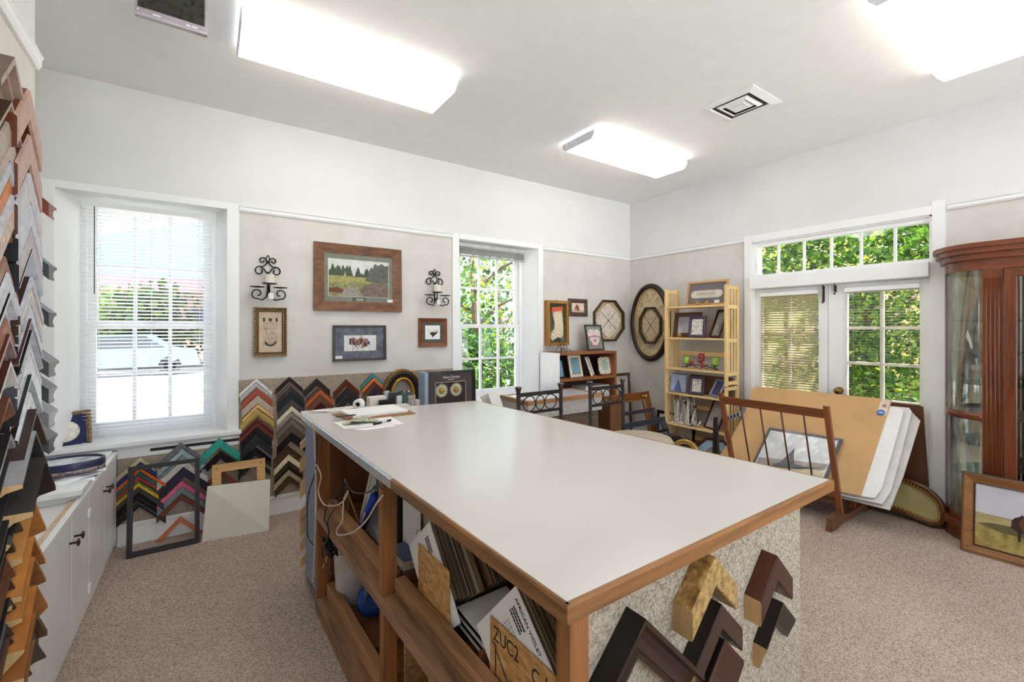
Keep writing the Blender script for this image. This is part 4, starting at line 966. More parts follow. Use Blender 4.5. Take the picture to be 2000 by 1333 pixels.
# ---- samples on the carpeted front panel (large, with raw cut ends)
def big(label, u, v, hw, fw, d, kind, face, edge_, hwl=None, tilt=0, slip=None):
    r_ = ray(u, v); p0 = PN-FN*.036+FN*d; k = (FN.x*p0.x+FN.y*p0.y)/(FN.x*r_[0]+FN.y*r_[1])
    P = Vector((r_[0]*k, r_[1]*k, EYE+r_[2]*k)); q = P.xy-PN; x = q.dot(FV)
    o = PN+FV*x-FN*.036
    T = frameT((o.x, o.y, P.z), (FV.x, FV.y, tilt), (FN.x, FN.y, 0))
    r = thing('frame_corner_sample', label, 'frame sample', (o.x, o.y, P.z-hw), 'corner samples on the workbench end')
    pr = prof(kind, fw*math.sqrt(2), d); n = len(pr); b = MB(T)
    hwl = hwl or hw; vs = [(xx, -abs(xx)-a, z) for xx in (-hwl, 0, hw) for a, z in pr]; b.add(vs, [])
    for seg in (0, 1):
        for i in range(n-1): b.f.append([seg*n+i, seg*n+i+1, (seg+1)*n+i+1, (seg+1)*n+i]); b.m.append(1 if i in (0, n-2) else 0); b.sm.append(False)
    b.build('moulding', [face, edge_], r)
    for xx, e in ((-hwl, -.0008), (hw, .0008)):
        b = MB(T); b.face([(xx+e, -abs(xx)-a, z) for a, z in pr]); b.build('cut_end', RAW, r)
    b = MB(T); b.add([(xx, -abs(xx)-a, .0005) for xx in (-hwl, 0, hw) for a in (0, fw*math.sqrt(2))], [(0,1,3,2), (2,3,5,4)]); b.build('back', RAW, r)
    return r
GOLD = blotch([(.3,(104,78,42)),(.5,(176,140,84)),(.7,(208,178,122))], 60, .4, 4, (1,1,1)); GOLDS = blotch([(.3,(96,66,34)),(.5,(164,122,66)),(.72,(214,182,126))], 40, .35, 4)
MAH = wood((66,32,21), 'z', .3, .15); MAHS = wood((88,44,27), 'z', .25, .15); ESP = plain((27,19,17), .35); WAL = wood((62,38,28), 'z', .4, .25)
big('black and copper frame corner sample, leftmost on the carpeted workbench end', 1262, 1210, .20, .062, .05, 'scoop', wood((50,29,19),'z',.35,.2), plain((12,10,10), .3))
big('thick gold frame corner sample, topmost in the middle on the workbench end', 1400, 1090, .088, .046, .05, 'flat', GOLD, GOLDS, .093)
big('walnut brown frame corner sample hanging just below the thick gold one', 1412, 1182, .088, .042, .04, 'flat', WAL, ESP, .11)
big('dark mahogany frame corner sample at the bottom, below the walnut one', 1416, 1250, .085, .078, .045, 'slope', MAH, ESP, .11)
big('mahogany frame corner sample, topmost at the right edge of the workbench end', 1521, 1087, .082, .046, .045, 'flat', MAH, MAHS, .092)
big('espresso ridged frame corner sample, below the mahogany one at the right edge', 1530, 1178, .074, .045, .036, 'slope', plain((50,38,31), .4), ESP, .092)
# ---- samples hanging on the far end of the bench, seen edge-on
for i, (z, d, wd, c, nm) in enumerate([(.90,.04,.03,(226,220,212),'white'), (.80,.055,.045,(168,118,72),'tan wood'), (.66,.065,.05,(178,126,78),'wide light wood'), (.52,.05,.035,(226,218,206),'cream'), (.44,.11,.05,(150,100,58),'brown wood box-like'), (.34,.05,.04,(216,208,196),'off-white'), (.24,.045,.035,(200,194,186),'pale grey')]):
    o = Te @ Vector((.10, z, .031)); T = frameT(o, Te.to_3x3() @ Vector((-1,0,0)), Te.to_3x3() @ Vector((0,0,1)))
    sample('%s frame corner sample, %s on the far end of the workbench' % (nm, ORD[i]), T, .11, wd, d, 'flat' if i % 2 else 'slope', c, sh(c, .9), 'corner samples on the far workbench end')
# ---- things on the worktop
def top(u, v, z=ZT): return onZ(u, v, z)
r = thing('clipboard', 'brown clipboard under a stack of white paper at the far left of the worktop', 'clipboard', top(725, 806))
def slab(name, uv, z0, z1, mat, parent=None, bevel=0, lb=None, cat=None):
    P = [top(u, v, z0) for u, v in uv]; b = MB(); b.hexa([(p.x, p.y, z0) for p in P], [(p.x, p.y, z1) for p in P]); o = b.build(name, mat, parent, bevel=bevel)
    if lb: tag(o, lb, cat)
    return o
slab('board', [(648,810),(684,824),(812,809),(786,798)], ZT+.0005, ZT+.004, wood((150,106,66),'x',.6,.2), r)
slab('paper_stack', [(664,806),(690,818),(797,805),(768,794)], ZT+.004, ZT+.016, PAPER, r)
b = MB(); p = top(676, 812, ZT+.02); b.box(p.x-.05, p.x+.05, p.y-.006, p.y+.012, ZT+.016, ZT+.02); b.build('clip', plain((60,58,58), .3, .8), r)
slab('paper_sheet', [(651,826),(672,839),(790,829),(762,814)], ZT+.0006, ZT+.0022, plain((236,232,226), .6), None, 0, 'white paper with rounded corner lying in front of the clipboard', 'paper')
slab('paper_sheet', [(690,839),(712,841),(772,833),(770,830)], ZT+.0003, ZT+.0005, PAPER, None, 0, 'sheet peeking out under the paper before the clipboard', 'paper')
slab('paper_sheet', [(600,804),(650,806),(700,797),(690,794)], ZT+.0006, ZT+.004, plain((224,218,210), .6), None, 0, 'loose papers at the far left corner of the worktop', 'paper')
r = thing('banknote', 'crumpled pale green banknotes lying on the white paper', 'money', top(704, 825)); b = MB()
for i, (u, v, a) in enumerate([(697,826,.2),(712,824,-.5),(706,822,.9)]):
    p = top(u, v, ZT+.004+.003*i); c, s_ = math.cos(a), math.sin(a); vs = []
    for j in range(7):
        t = (j/6-.5)*.14
        for w_ in (-.026, .026): vs.append((p.x+c*t-s_*w_, p.y+s_*t+c*w_, ZT+.004+.004*i+.008*abs(math.sin(j*1.4+i))))
    b.add(vs, [(2*j, 2*j+1, 2*j+3, 2*j+2) for j in range(6)])
b.build('note', blotch([(.35,(120,134,104)),(.55,(188,194,168)),(.7,(212,214,196))], 60, .7), r)
p0, p1 = top(730, 829, ZT+.008), top(763, 821, ZT+.008)
r = thing('pen', 'black and clear pen lying on the white paper', 'pen', p0); b = MB(); b.tube([p0, p0+(p1-p0)*.42], .0065, 8); b.tube([p0+(p1-p0)*.75, p1], .006, 8); b.build('grip', BLACK, r)
b = MB(); b.tube([p0+(p1-p0)*.42, p0+(p1-p0)*.75], .0055, 8); b.build('barrel', plain((206,208,210), .2), r)
# low desk behind the bench carrying pen pots and a framed glass sample
DZ = .82
r = thing('side_desk', 'narrow desk behind the workbench holding pen pots and the shadow framed flowers', 'desk', (1.4, 3.2, 0))
MB().box(.86, 1.92, 2.90, 3.34, DZ-.03, DZ).build('desk_top', OAKE, r, bevel=.003)
for x in (.88, 1.87):
    for y in (2.92, 3.29): MB().box(x, x+.035, y, y+.035, 0, DZ-.03).build('leg', PINEZ, r)
c = top(701, 790, ZT+.03); c = Vector((c.x, c.y, ZT+.032)); r = thing('tape_roll', 'white tape roll standing at the far edge of the worktop', 'tape', c)
Tt = frameT(c, (1,0,0), (0,-1,.0)) @ Matrix.Rotation(-.6, 4, 'Y'); b = MB(Tt); b.lathe([(.03,-.022),(.03,.022),(.013,.022),(.013,-.022),(.03,-.022)], (0,0,0), 24); b.build('tape', plain((228,224,222), .5), r)
b = MB(Tt); b.lathe([(.013,-.023),(.013,.0232),(.009,.0232),(.009,-.023),(.013,-.023)], (0,0,0), 20); b.build('core', plain((70,60,56), .7), r)
def deskpt(u, y): return onY(u, 780, y)
def pot(label, u, y, rad, ztop, mat, cat='pen pot', pens=(), sq=False, name='pen_pot'):
    c = deskpt(u, y); c = Vector((c.x, c.y, DZ)); r = thing(name, label, cat, c); h = ztop-DZ; b = MB()
    if sq: b.box(c.x-rad, c.x+rad, c.y-rad*.7, c.y+rad*.7, DZ, ztop)
    else: b.lathe([(rad*.92,0),(rad,.004),(rad,h),(rad*.9,h),(rad*.86,.01),(.0001,.01)], c, 20)
    b.build('pot', mat, r)
    for i, (dx, hh, pc) in enumerate(pens):
        b = MB(); b.tube([c+Vector((dx*.5, 0, .012)), c+Vector((dx*1.6, 0, hh))], .006, 6); b.build('pen', plain(pc, .4), r)
    return r
zt = lambda u, v, y: onY(u, v, y).z
pot('dark green pen cup with white and orange pens, before the gold oval frame', 790, 3.02, .05, zt(790, 765, 3.02), plain((24,60,54), .4), pens=((-.02,.18,(236,234,230)), (.0,.19,(214,140,70)), (.02,.19,(206,216,238)), (.035,.16,(40,60,64))))
pot('black box-shaped holder beside the dark green pen cup', 768, 2.98, .032, zt(768, 767, 2.98), BLACK, 'holder', sq=True, name='card_holder')
pot('clear glass block holder left of the black holder', 755, 3.0, .016, zt(755, 764, 3.0), plain((176,190,186), .15), 'holder', sq=True, name='glass_holder')
pot('grey metal tumbler in front of the green pen cup', 779, 2.95, .022, zt(779, 773, 2.95), plain((180,180,182), .3, .5), 'tumbler', name='tumbler')
pot('brown-grey stone cup right of the green pen cup', 803, 2.98, .03, zt(803, 772, 2.98), plain((150,138,126), .6, 0, .2, 60), 'cup', name='cup')
pot('small silver cup nearest the framed flowers', 814, 2.96, .022, zt(814, 781, 2.96), plain((170,164,160), .3, .4), 'cup', name='cup')
pot('white paper box on the desk left of the pen pots', 735, 2.98, .055, zt(735, 775, 2.98), plain((228,222,206), .6), 'box', sq=True, name='paper_box')
pot('black stapler-like block beside the white paper box', 748, 2.94, .03, zt(748, 781, 2.94), BLACK, 'desk tool', sq=True, name='stapler')
c = deskpt(740, 2.93); r = thing('wooden_tray', 'small wooden tray in front of the white paper box', 'tray', (c.x, c.y, DZ)); b = MB(); b.lathe([(.085,0),(.09,.03),(.082,.03),(.078,.006),(.0001,.006)], (c.x+.01, c.y+.02, DZ), 24, 0, 'z', 1, .5); b.build('tray', wood((176,132,88),'x',.5,.2), r)
p = deskpt(784, 2.93); b = MB(); b.tube([(p.x-.006, p.y, DZ), (p.x-.002, p.y, DZ+.05), (p.x+.01, p.y, DZ+.10)], .004, 6); o = b.build('white_tool', PAPER); tag(o, 'thin white curved tool standing before the grey tumbler', 'tool')
# framed glass sample
a, c = onY(829, 727, 3.18), onY(926, 722, 3.18); zt_ = (a.z+c.z)/2; h = zt_-DZ; w = c.x-a.x
T = frameT(((a.x+c.x)/2, 3.18, DZ), (1,0,0), (0,-1,.04))
HF = max(h, .2)
r, art = picture('black framed display of two pale flower brooches titled Glass Choices', T, w, HF, .022, .03, 'step', plain((30,26,28), .3), matc=plain((72,62,60), .7), matw=None)
aw, ah, y0, z, x0 = art
b = MB(T); px0, pw, ph = -aw*.33, aw*.68, HF-.087-.022; b.loop(rect(pw, ph, px0, y0), [(0,z),(0,z+.001),(.003,z+.001),(.003,z)]); b.build('opening_line', plain((214,196,176), .5), r)
b = MB(T); b.box(px0, px0+pw, y0, y0+ph, z-.001, z+.0004); b.build('inner_panel', plain((40,32,32), .7), r)
FR = .056
for fx in (-.20, .12):
    cx, cy = aw*fx, HF-.152; b = MB(T); n = 18
    for k in range(n):
        q = 2*pi*k/n; rr = FR
        b.prism([(cx+.25*rr*math.cos(q-.2), cy+.25*rr*math.sin(q-.2)), (cx+.8*rr*math.cos(q-.11), cy+.8*rr*math.sin(q-.11)), (cx+rr*math.cos(q), cy+rr*math.sin(q)), (cx+.8*rr*math.cos(q+.11), cy+.8*rr*math.sin(q+.11)), (cx+.25*rr*math.cos(q+.2), cy+.25*rr*math.sin(q+.2))], z+.001, z+.006)
    f = b.build('flower_brooch', plain((214,206,170), .5), r)
    MB(T).lathe([(FR*.3,z+.008),(FR*.25,z+.012),(.0001,z+.013)], (cx, cy, 0), 14).build('flower_centre', plain((196,110,62), .5), f)
    MB(T).lathe([(FR*.5,z+.006),(FR*.46,z+.009),(.0001,z+.0095)], (cx, cy, 0), 14).build('flower_ring', plain((130,150,80), .5), f)
text_mesh('Glass Choices', .026, T @ Matrix.Translation((.01, HF-.058, z+.0008)), PAPER, 'lettering', r, 'CENTER', .0003, 1.0)
text_mesh('by sight', .010, T @ Matrix.Translation((0, y0+ah*.77, z+.0008)), PAPER, 'lettering', r, 'CENTER', .0003, 1.0) if False else None
b = MB(T); b.box(-.02, .03, HF-.071, HF-.067, z, z+.0005); b.build('small_print', PAPER, r)
b = MB(); x1 = a.x-.004; b.box(x1-.028, x1, 3.10, 3.22, DZ, zt_+.002); o = b.build('blue_box', plain((150,170,196), .4)); tag(o, 'pale blue box standing against the left side of the framed flowers', 'box')
# black and gold oval frame on the carpeted board
cx, cz = 1.44, .85; Tn = frameT((cx, yb0-.001, cz-.22), (1,0,0), (0,-1,0))
r = thing('oval_frame', 'black and gold beaded oval frame on the carpeted board behind the pen pots', 'oval frame', (cx, yb0, cz-.22))
b = MB(Tn); b.loop(ell(.185, .232, 56, 0, .22), prof('round', .075, .05), 0, True); b.build('frame', plain((40,34,34), .25), r)
b = MB(Tn); b.loop(ell(.186, .233, 56, 0, .22), [(0,.01),(-.004,.03),(.006,.05),(.02,.052),(.022,.01)], 0, True)
for k in range(44):
    q = 2*pi*k/44; b.ball((.177*math.cos(q), .22+.224*math.sin(q), .05), .009, 6)
b.build('beaded_edge', plain((150,104,48), .3, .6), r)
b = MB(Tn); b.loop(ell(.118, .165, 56, 0, .22), prof('round', .03, .056), 0, True); b.build('gold_fillet', plain((212,166,70), .25, .7), r)
b = MB(Tn); b.prism(ell(.095, .14, 40, 0, .22), .004, .008); b.build('backing', plain((164,160,158), .2), r)
# ---------------------------------------------------------------- left white cabinets in the alcove
CX = -.5; WCAB = plain((232,230,228), .3, 0, .015, 4)
r = thing('base_cabinet', 'long low white cabinet with dark knobs under the left wall of samples', 'cabinet', (-.8, 3.0, 0))
MB().box(-1.19, CX-.02, 2.16, YA-.035, .0, .62).build('body', WCAB, r)
ys = [2.17, 2.715, 3.06, 3.465, 3.86]
for i in range(4):
    b = MB(); b.box(CX-.018, CX, ys[i]+.003, ys[i+1]-.003, .06, .615); d = b.build('door', WCAB, r, bevel=.003)
    yk = ys[i+1]-.04 if i % 2 == 0 else ys[i]+.045
    b = MB(); b.lathe([(.005,0),(.005,.022),(.016,.026),(.017,.032),(.0001,.036)], (CX, yk, .515), 14, 0, 'x'); b.build('knob', plain((72,56,48), .35, .5), d)
    if i in (1,):
        for z in (.12, .5): MB().box(CX, CX+.006, ys[i+1]-.02, ys[i+1]+.02, z, z+.035).build('hinge', TRIM, d)
MB().box(CX-.02, CX+.004, 2.16, YA-.04, .618, .64).build('front_lip', WCAB, r, bevel=.002)
MB().box(-1.19, CX-.02, 2.16, 2.93, .585, .60).build('recessed_top', plain((224,204,172), .6), r)
MB().box(CX-.045, CX-.02, 2.16, 2.93, .60, .632).build('inner_rail', plain((206,182,148), .6), r)
MB().box(-1.19, CX-.02, 2.93, YA-.062, .62, .655).build('counter_top', plain((240,238,235), .25, 0, .01), r, bevel=.004)
ZC = .656
def onC(u, v, z=ZC): return onZ(u, v, z)
b = MB(); b.box(-1.0, CX+.002, 2.9, 3.14, .656, .682); o = b.build('white_board', plain((246,246,246), .3), bevel=.002); tag(o, 'thick white board lying at the near end of the cabinet top', 'board')
PLAS = glassy((246,248,250), .10, .12)
r = thing('plastic_wrap', 'clear crumpled plastic wrap lying on the white cabinet top', 'plastic', (-.7, 3.1, .685)); b = MB(); rnd = random.Random(4)
gx, gy = 9, 9; vs = [(-.93+.45*i/8+rnd.uniform(-.01,.01), 3.03+.36*j/8+rnd.uniform(-.01,.01), (.684 if 3.03+.36*j/8 < 3.15 else .662)+abs(rnd.gauss(.004,.006))) for j in range(gy) for i in range(gx)]
b.add(vs, [(j*gx+i, j*gx+i+1, (j+1)*gx+i+1, (j+1)*gx+i) for j in range(gy-1) for i in range(gx-1)]); b.build('film', PLAS, r)
for i, (x, y, rx, ry_, lb) in enumerate([(-.66, 3.43, .17, .12, 'oval navy-edged glass frame lying flat on the cabinet top, nearer the window'), (-.80, 3.6, .14, .09, 'round navy-edged glass frame lying behind the oval one on the cabinet')]):
    T = Matrix.Translation((x, y, ZC)); z0 = .03 if i == 0 else .0
    r = thing('oval_frame', lb, 'oval frame', (x, y, ZC))
    b = MB(T); b.loop(ell(rx, ry_, 40), [(0,0),(0,.03+z0),(.004,.034+z0),(.016,.03+z0),(.016,0)], 0, True); b.build('frame', plain((44,48,84), .3), r)
    b = MB(T); b.prism(ell(rx-.014, ry_-.014, 40), .012+z0, .022+z0); b.build('glass', blotch([(.35,(196,200,208)),(.6,(232,234,238))], 18, .12), r)
    if i == 0: b = MB(T); b.loop(ell(rx-.004, ry_-.004, 40), [(-.004,.002),(-.004,.024),(0,.024),(0,.002)], 0, True); b.build('patterned_side', blotch([(.4,(90,80,84)),(.6,(176,160,150))], 60, .5), r)
P0 = onC(128, 884); T = frameT((-.90, 3.66, ZC), (1,-.42,0), (.42,1,0)) 
T = frameT((P0.x, P0.y, ZC), (1,.25,0), (.25,-1,.35))
r, art = picture('small gilt frame with a white china plate on navy, leaning by the window sill', T, .25, .26, .026, .02, 'ridge', blotch([(.35,(96,76,52)),(.65,(166,140,100))], 50, .4), matc=plain((40,46,92), .8))
b = MB(T); b.lathe([(.07,art[3]),(.066,art[3]+.008),(.045,art[3]+.004),(.0001,art[3]+.004)], (0, .13, 0), 32); b.build('china_plate', blotch([(.35,(214,206,190)),(.6,(244,240,230))], 30, .25), r)
T2 = frameT((P0.x-.10, P0.y-.05, ZC), (1,.9,0), (.9,-1,.3))
r, art = picture('narrow brown and gold frame leaning behind the china plate frame', T2, .16, .2, .02, .02, 'step', plain((150,112,62), .4, .3))
c = onC(163, 880); r = thing('glass_stopper', 'little clear glass stopper on the cabinet top by the sill', 'stopper', (c.x, c.y, ZC)); b = MB(); b.lathe([(.012,0),(.008,.012),(.02,.024),(.022,.036),(.012,.046),(.0001,.047)], (c.x, c.y, ZC), 14); b.build('knob_body', plain((206,206,210), .1), r)
# ---------------------------------------------------------------- things leaning below the window
wf = WALN = plain((46,40,38), .4, 0, .12, 40)
a, c = onZ(247, 1090, 0), onZ(390, 1058, 0); w = (c-a).length; yy = (a.y+c.y)/2
zt1 = onY(385, 897, yy+.1).z
r = thing('empty_frame', 'large empty dark frame standing on the carpet under the window samples', 'frame', ((a.x+c.x)/2, yy, 0))
T = frameT(((a.x+c.x)/2, yy-.0, .001), (c.x-a.x, c.y-a.y, 0), (0,-1,.17)); b = MB(T); b.loop(rect(w, zt1*1.03), prof('step', .028, .03)); b.build('frame', WALN, r)
a, c = onZ(394, 1060, 0), onZ(525, 1037, 0); yy = (a.y+c.y)/2; tl, tr = onY(405, 951, yy+.1), onY(528, 937, yy+.1)
b = MB(); d = Vector((0, .004, .0)); A = [(a.x, a.y, .001), (c.x, c.y, .001), (tr.x, tr.y, tr.z), (tl.x, tl.y, tl.z)]
b.hexa(A, [(p[0], p[1]+.005, p[2]+.001) for p in A]); o = b.build('mat_board', plain((226,218,206), .6, 0, .015)); tag(o, 'blank off-white board leaning on the carpet before the tan frame', 'mat board')
a, c = onY(414, 904, 3.80), onY(517, 898, 3.80); w = c.x-a.x; zt1 = (a.z+c.z)/2
r = thing('empty_frame', 'small raw tan wood frame leaning behind the off-white board', 'frame', ((a.x+c.x)/2, 3.74, 0))
T = frameT(((a.x+c.x)/2, 3.745, .001), (1,0,0), (0,-1,.10)); b = MB(T); b.loop(rect(w, zt1), [(0,0),(0,.018),(.054,.018),(.054,0)]); b.build('frame', wood((222,176,116),'x',.5,.1), r)
b = MB(T)
for x in (-w/2+.027, w/2-.027): b.lathe([(.004,.018),(.004,.019),(.0001,.019)], (x, zt1-.027, 0), 8)
b.build('nail_holes', BLACK, r)
p = onY(352, 1010, 3.875)
sample('orange brown frame corner sample standing on the carpet inside the big empty frame', frameT((p.x, 3.885, p.z), (1,0,.0), (0,-1,.2)), .14, .025, .02, 'flat', (196,102,50), (176,86,40), None)
# ---------------------------------------------------------------- display case by the tall window
CZ = .82; x0, x1, y0, y1 = 2.27, 3.17, 3.08, 3.54
r = thing('display_case', 'low glass-topped wooden display case with carpeted sides below the tall window', 'display case', ((x0+x1)/2, (y0+y1)/2, 0))
WCASE = wood((168,122,84), 'x', .35, .25); T = Matrix.Translation((0,0,0))
b = MB(); b.box(x0+.03, x1-.03, y0+.03, y1-.03, 0, .66); b.build('carpeted_base', carpet((84,70,58),(120,102,88),(150,132,116), 200, .5, .005), r)
b = MB(); b.box(x0+.005, x1-.005, y0+.005, y1-.005, .66, .785); b.build('carpet_band', carpet((160,152,146),(196,190,184),(214,210,204), 200, .4, .005), r)
b = MB(); b.loop([(x0,y0),(x1,y0),(x1,y1),(x0,y1)], [(0,.785),(0,CZ),(.045,CZ),(.045,.785)]); b.build('top_frame', WCASE, r)
b = MB(); b.box(x0+.04, x1-.04, y0+.04, y1-.04, CZ-.012, CZ-.004); b.build('glass_top', plain((206,210,214), .06, 0, .0), r)
for i, (u, v, du, lb) in enumerate([(950, 775, 0, 'white card standing at the left end of the glass display case')]):
    c = onZ(952, 788, .86); r = thing('white_card', lb, 'card', (2.13, 3.2, 0))
c = Vector((2.04, 3.15, .8)); r.location = (c.x, 3.15, CZ-.12); PL[r.name] = Vector(r.location)
T = frameT((c.x, 3.15, CZ-.12), (1,.5,.12), (.5,-1,.35)); b = MB(T); b.box(-.08, .07, 0, .235, 0, .003); b.build('card', PAPER, r)
T = frameT((c.x-.05, 3.2, CZ-.12), (1,.2,.2), (.2,-1,.4)); b = MB(T); b.box(-.05, .04, 0, .2, 0, .003); b.build('card', plain((214,206,196), .6), r)
MB().box(1.93, x0-.003, 3.06, 3.36, .0, CZ-.122).build('stand', plain((150,140,132), .8), r)
# ---------------------------------------------------------------- small bookcase
bx0, bx1, by0, by1, bz = 3.03, 3.915, 3.58, YA-.032, 1.19
WBK = wood((150,92,54), 'x', .4, .2); WBKZ = wood((150,92,54), 'z', .4, .2)
r = thing('bookcase', 'low brown bookcase with a white-lit end beside the tall window', 'bookcase', ((bx0+bx1)/2, 3.75, 0))
MB().box(bx0, bx0+.02, by0, by1, 0, bz).build('end_panel', plain((240,238,238), .3, 0, .01), r)  # white colour stands in for window light falling on this end
MB().box(bx1-.03, bx1, by0, by1, 0, bz).build('side_panel', WBKZ, r, bevel=.002)
MB().box(bx0+.02, bx1-.03, by0, by1, bz-.025, bz).build('top', WBK, r, bevel=.002)
for z in (.91, .55, .1): MB().box(bx0+.02, bx1-.03, by0+.002, by1-.01, z-.028, z).build('shelf', WBK, r, bevel=.002)
MB().box(bx0+.02, bx1-.03, by1-.01, by1, .05, bz-.03).build('back_panel', plain((76,48,40), .6), r)
TEAL = blotch([(.35,(96,150,178)),(.6,(140,188,206))], 8, .3); ORN = blotch([(.35,(206,196,176)),(.65,(240,234,220))], 50, .4, 4, (1,1,1), .3)
def stand_frame(label, x, y, w, h, fw, fmat, artmat, z, lean=.22, yaw=0, kind='ridge', depth=.018, scallop=False, oval=False, name='photo_frame', base=None, n=None, lip=None):
    nx = n or (0,-1,0); u = Vector((-nx[1], nx[0], 0)); 
    u = Matrix.Rotation(yaw, 3, 'Z') @ u; nn = Matrix.Rotation(yaw, 3, 'Z') @ Vector((nx[0], nx[1], lean))
    T = frameT((x, y, z), u, nn); r = thing(name, label, 'photo frame', (x, y, z))
    if scallop:
        pts = []
        for i in range(80):
            t = 2*pi*i/80; sx, sy = math.cos(t), math.sin(t); q = 1/max(abs(sx), abs(sy)); q = min(q, 1.22)
            rr = q*(1+.045*math.cos(16*t)); pts.append((w/2*sx*rr*.95, h/2+h/2*sy*rr*.95))
        b = MB(T); b.loop(pts, [(0,0),(0,depth*.6),(.012,depth),(.028,depth*.8),(.03,0)], 0, True); b.build('frame', fmat, r)
        b = MB(T); b.prism([(p[0]*.86, h/2+(p[1]-h/2)*.86) for p in pts], .002, depth*.75); b.build('inner_frame', fmat, r)
        b = MB(T); b.prism(ell(w*.27, h*.31, 32, 0, h/2), depth*.75, depth*.8); b.build('photo', artmat, r)
        b = MB(T); b.loop(ell(w*.30, h*.34, 32, 0, h/2), [(0,depth*.7),(.003,depth*1.1),(.01,depth*.9),(.012,depth*.7)], 0, True); b.build('oval_rim', fmat, r)
    else:
        b = MB(T); b.loop(rect(w, h), prof(kind, fw, depth)); b.build('frame', fmat, r)
        b = MB(T); b.box(-w/2+fw*.8, w/2-fw*.8, fw*.8, h-fw*.8, .002, depth*.4); b.build('photo', artmat, r)
        if lip: b = MB(T); b.loop(rect(w-2*fw+.003, h-2*fw+.003, None, fw-.0015), [(0,.002),(0,depth*.7),(.008,depth*.6),(.008,.002)]); b.build('fillet', lip, r)
    return r, T
zs = .911; yb = 3.66
x_of = lambda u, y: onY(u, 700, y).x
z_of = lambda u, v, y: onY(u, v, y).z
stand_frame('teal photo in a dark frame at the left end of the bookcase shelf, partly hidden', x_of(1094, yb+.04), yb+.03, .11, .2, .012, BLACK, TEAL, zs, .25)
stand_frame('white ornate photo frame with pale blue picture on the bookcase shelf', x_of(1124, yb), yb-.02, .205, .25, .036, ORN, TEAL, zs, .22, .12, 'round', lip=plain((196,160,90), .35, .6))
stand_frame('cream ornate frame seen from the side on the bookcase shelf', x_of(1157, yb), yb, .15, .225, .03, ORN, plain((210,206,190), .5), zs, .35, .6)
stand_frame('cream scalloped frame with oval green picture at the right of the bookcase shelf', x_of(1181, yb), yb-.01, .20, .215, .03, ORN, blotch([(.35,(160,184,160)),(.65,(196,214,196))], 8, .3), zs, .2, .0, scallop=True)
b = MB(); b.box(3.46, 3.84, 3.62, 3.85, .551, .80); o = b.build('white_box', plain((222,222,224), .5), bevel=.003); tag(o, 'white box on the lower shelf of the brown bookcase', 'box')
b = MB(); b.box(3.08, 3.40, 3.66, 3.85, .551, .76); o = b.build('dark_box', plain((92,72,66), .6), bevel=.003); tag(o, 'dark brown box on the lower bookcase shelf behind the chair back', 'box')
# crest picture on stand, wire easel on the top
x = x_of(1166, 3.70)
r, T = stand_frame('dark framed pink and white crest picture on a stand on top of the bookcase', x, 3.72, .262, .30, .016, plain((66,60,54), .4), plain((134,146,130), .7), bz+.006, .2, 0, 'flat', .016)
hz = .0075
def heart(s): return [(s*(.0), .03), (s*-.05, .03), (s*-.045, .085)]
b = MB(T); WPK = plain((224,206,200), .7); PK = plain((196,112,128), .7)
b.prism(ell(.052, .06, 24, -.048, .19), hz, hz+.002).prism(ell(.052, .06, 24, .048, .19), hz, hz+.002).prism([(-.045,.05),(.045,.05),(.052,.08),(.09,.13),(.0,.155),(-.09,.13),(-.052,.08)], hz, hz+.0024).prism([(-.006,.2),(.006,.2),(.006,.26),(-.006,.26)], hz, hz+.003); b.build('crest', WPK, r)
b = MB(T); b.tube([(-.1,.15,hz+.003),(-.05,.165,hz+.003),(0,.168,hz+.003),(.05,.165,hz+.003),(.1,.15,hz+.003)], .006, 6).tube([(-.098,.14,hz+.003),(-.055,.085,hz+.003),(-.045,.055,hz+.003)], .003, 5).tube([(.098,.14,hz+.003),(.055,.085,hz+.003),(.045,.055,hz+.003)], .003, 5); b.box(-.042, .042, .046, .06, hz+.002, hz+.004); b.lathe([(.014,hz+.002),(.014,hz+.004),(.0001,hz+.005)], (0,.112,0), 12); b.build('crest_trim', PK, r)
b = MB(T); b.tube([(-.05,0,.02),(-.05,.018,.022),(-.045,.022,.012)], .004, 5).tube([(.05,0,.02),(.05,.018,.022),(.045,.022,.012)], .004, 5); b.build('easel_feet', plain((176,176,176), .3, .8), r)
x = x_of(1098, 3.72); r = thing('wire_easel', 'black wire plate easel standing empty on top of the bookcase', 'easel', (x, 3.72, bz)); b = MB()
for s in (-1, 1):
    b.tube(pxcurve([(x+s*.09, 3.66, bz+.004), (x+s*.05, 3.68, bz+.03), (x+s*.02, 3.70, bz+.0), (x+s*.015, 3.72, bz+.10), (x, 3.74, bz+.16)]), .003, 5)
    b.tube(pxcurve([(x+s*.015, 3.72, bz+.10), (x+s*.05, 3.7, bz+.06), (x+s*.03, 3.69, bz+.03), (x+s*.0, 3.7, bz+.04)]), .003, 5)
b.tube([(x, 3.74, bz+.16), (x, 3.82, bz+.003)], .003, 5); b.build('wires', IRON, r)
b = MB()
for k in range(5):
    q = 2*pi*k/5; b.ball((x+.016*math.cos(q), 3.715, bz+.135+.016*math.sin(q)), .012, 8, 0, 1.4)
b.build('bead_cluster', plain((120,116,120), .3, .3), r)
# frame behind bookcase
a, c = onY(1205, 729, 3.885), onY(1231, 728, 3.885)
T = frameT((4.135, 3.86, .02), (1,0,0), (0,-1,.06)); r, art = picture('tall dark brown frame with white mat leaning in the corner right of the bookcase', T, 2*(c.x-4.135), c.z-.02, .035, .02, 'flat', plain((86,62,40), .4), matc=plain((206,200,192), .6))
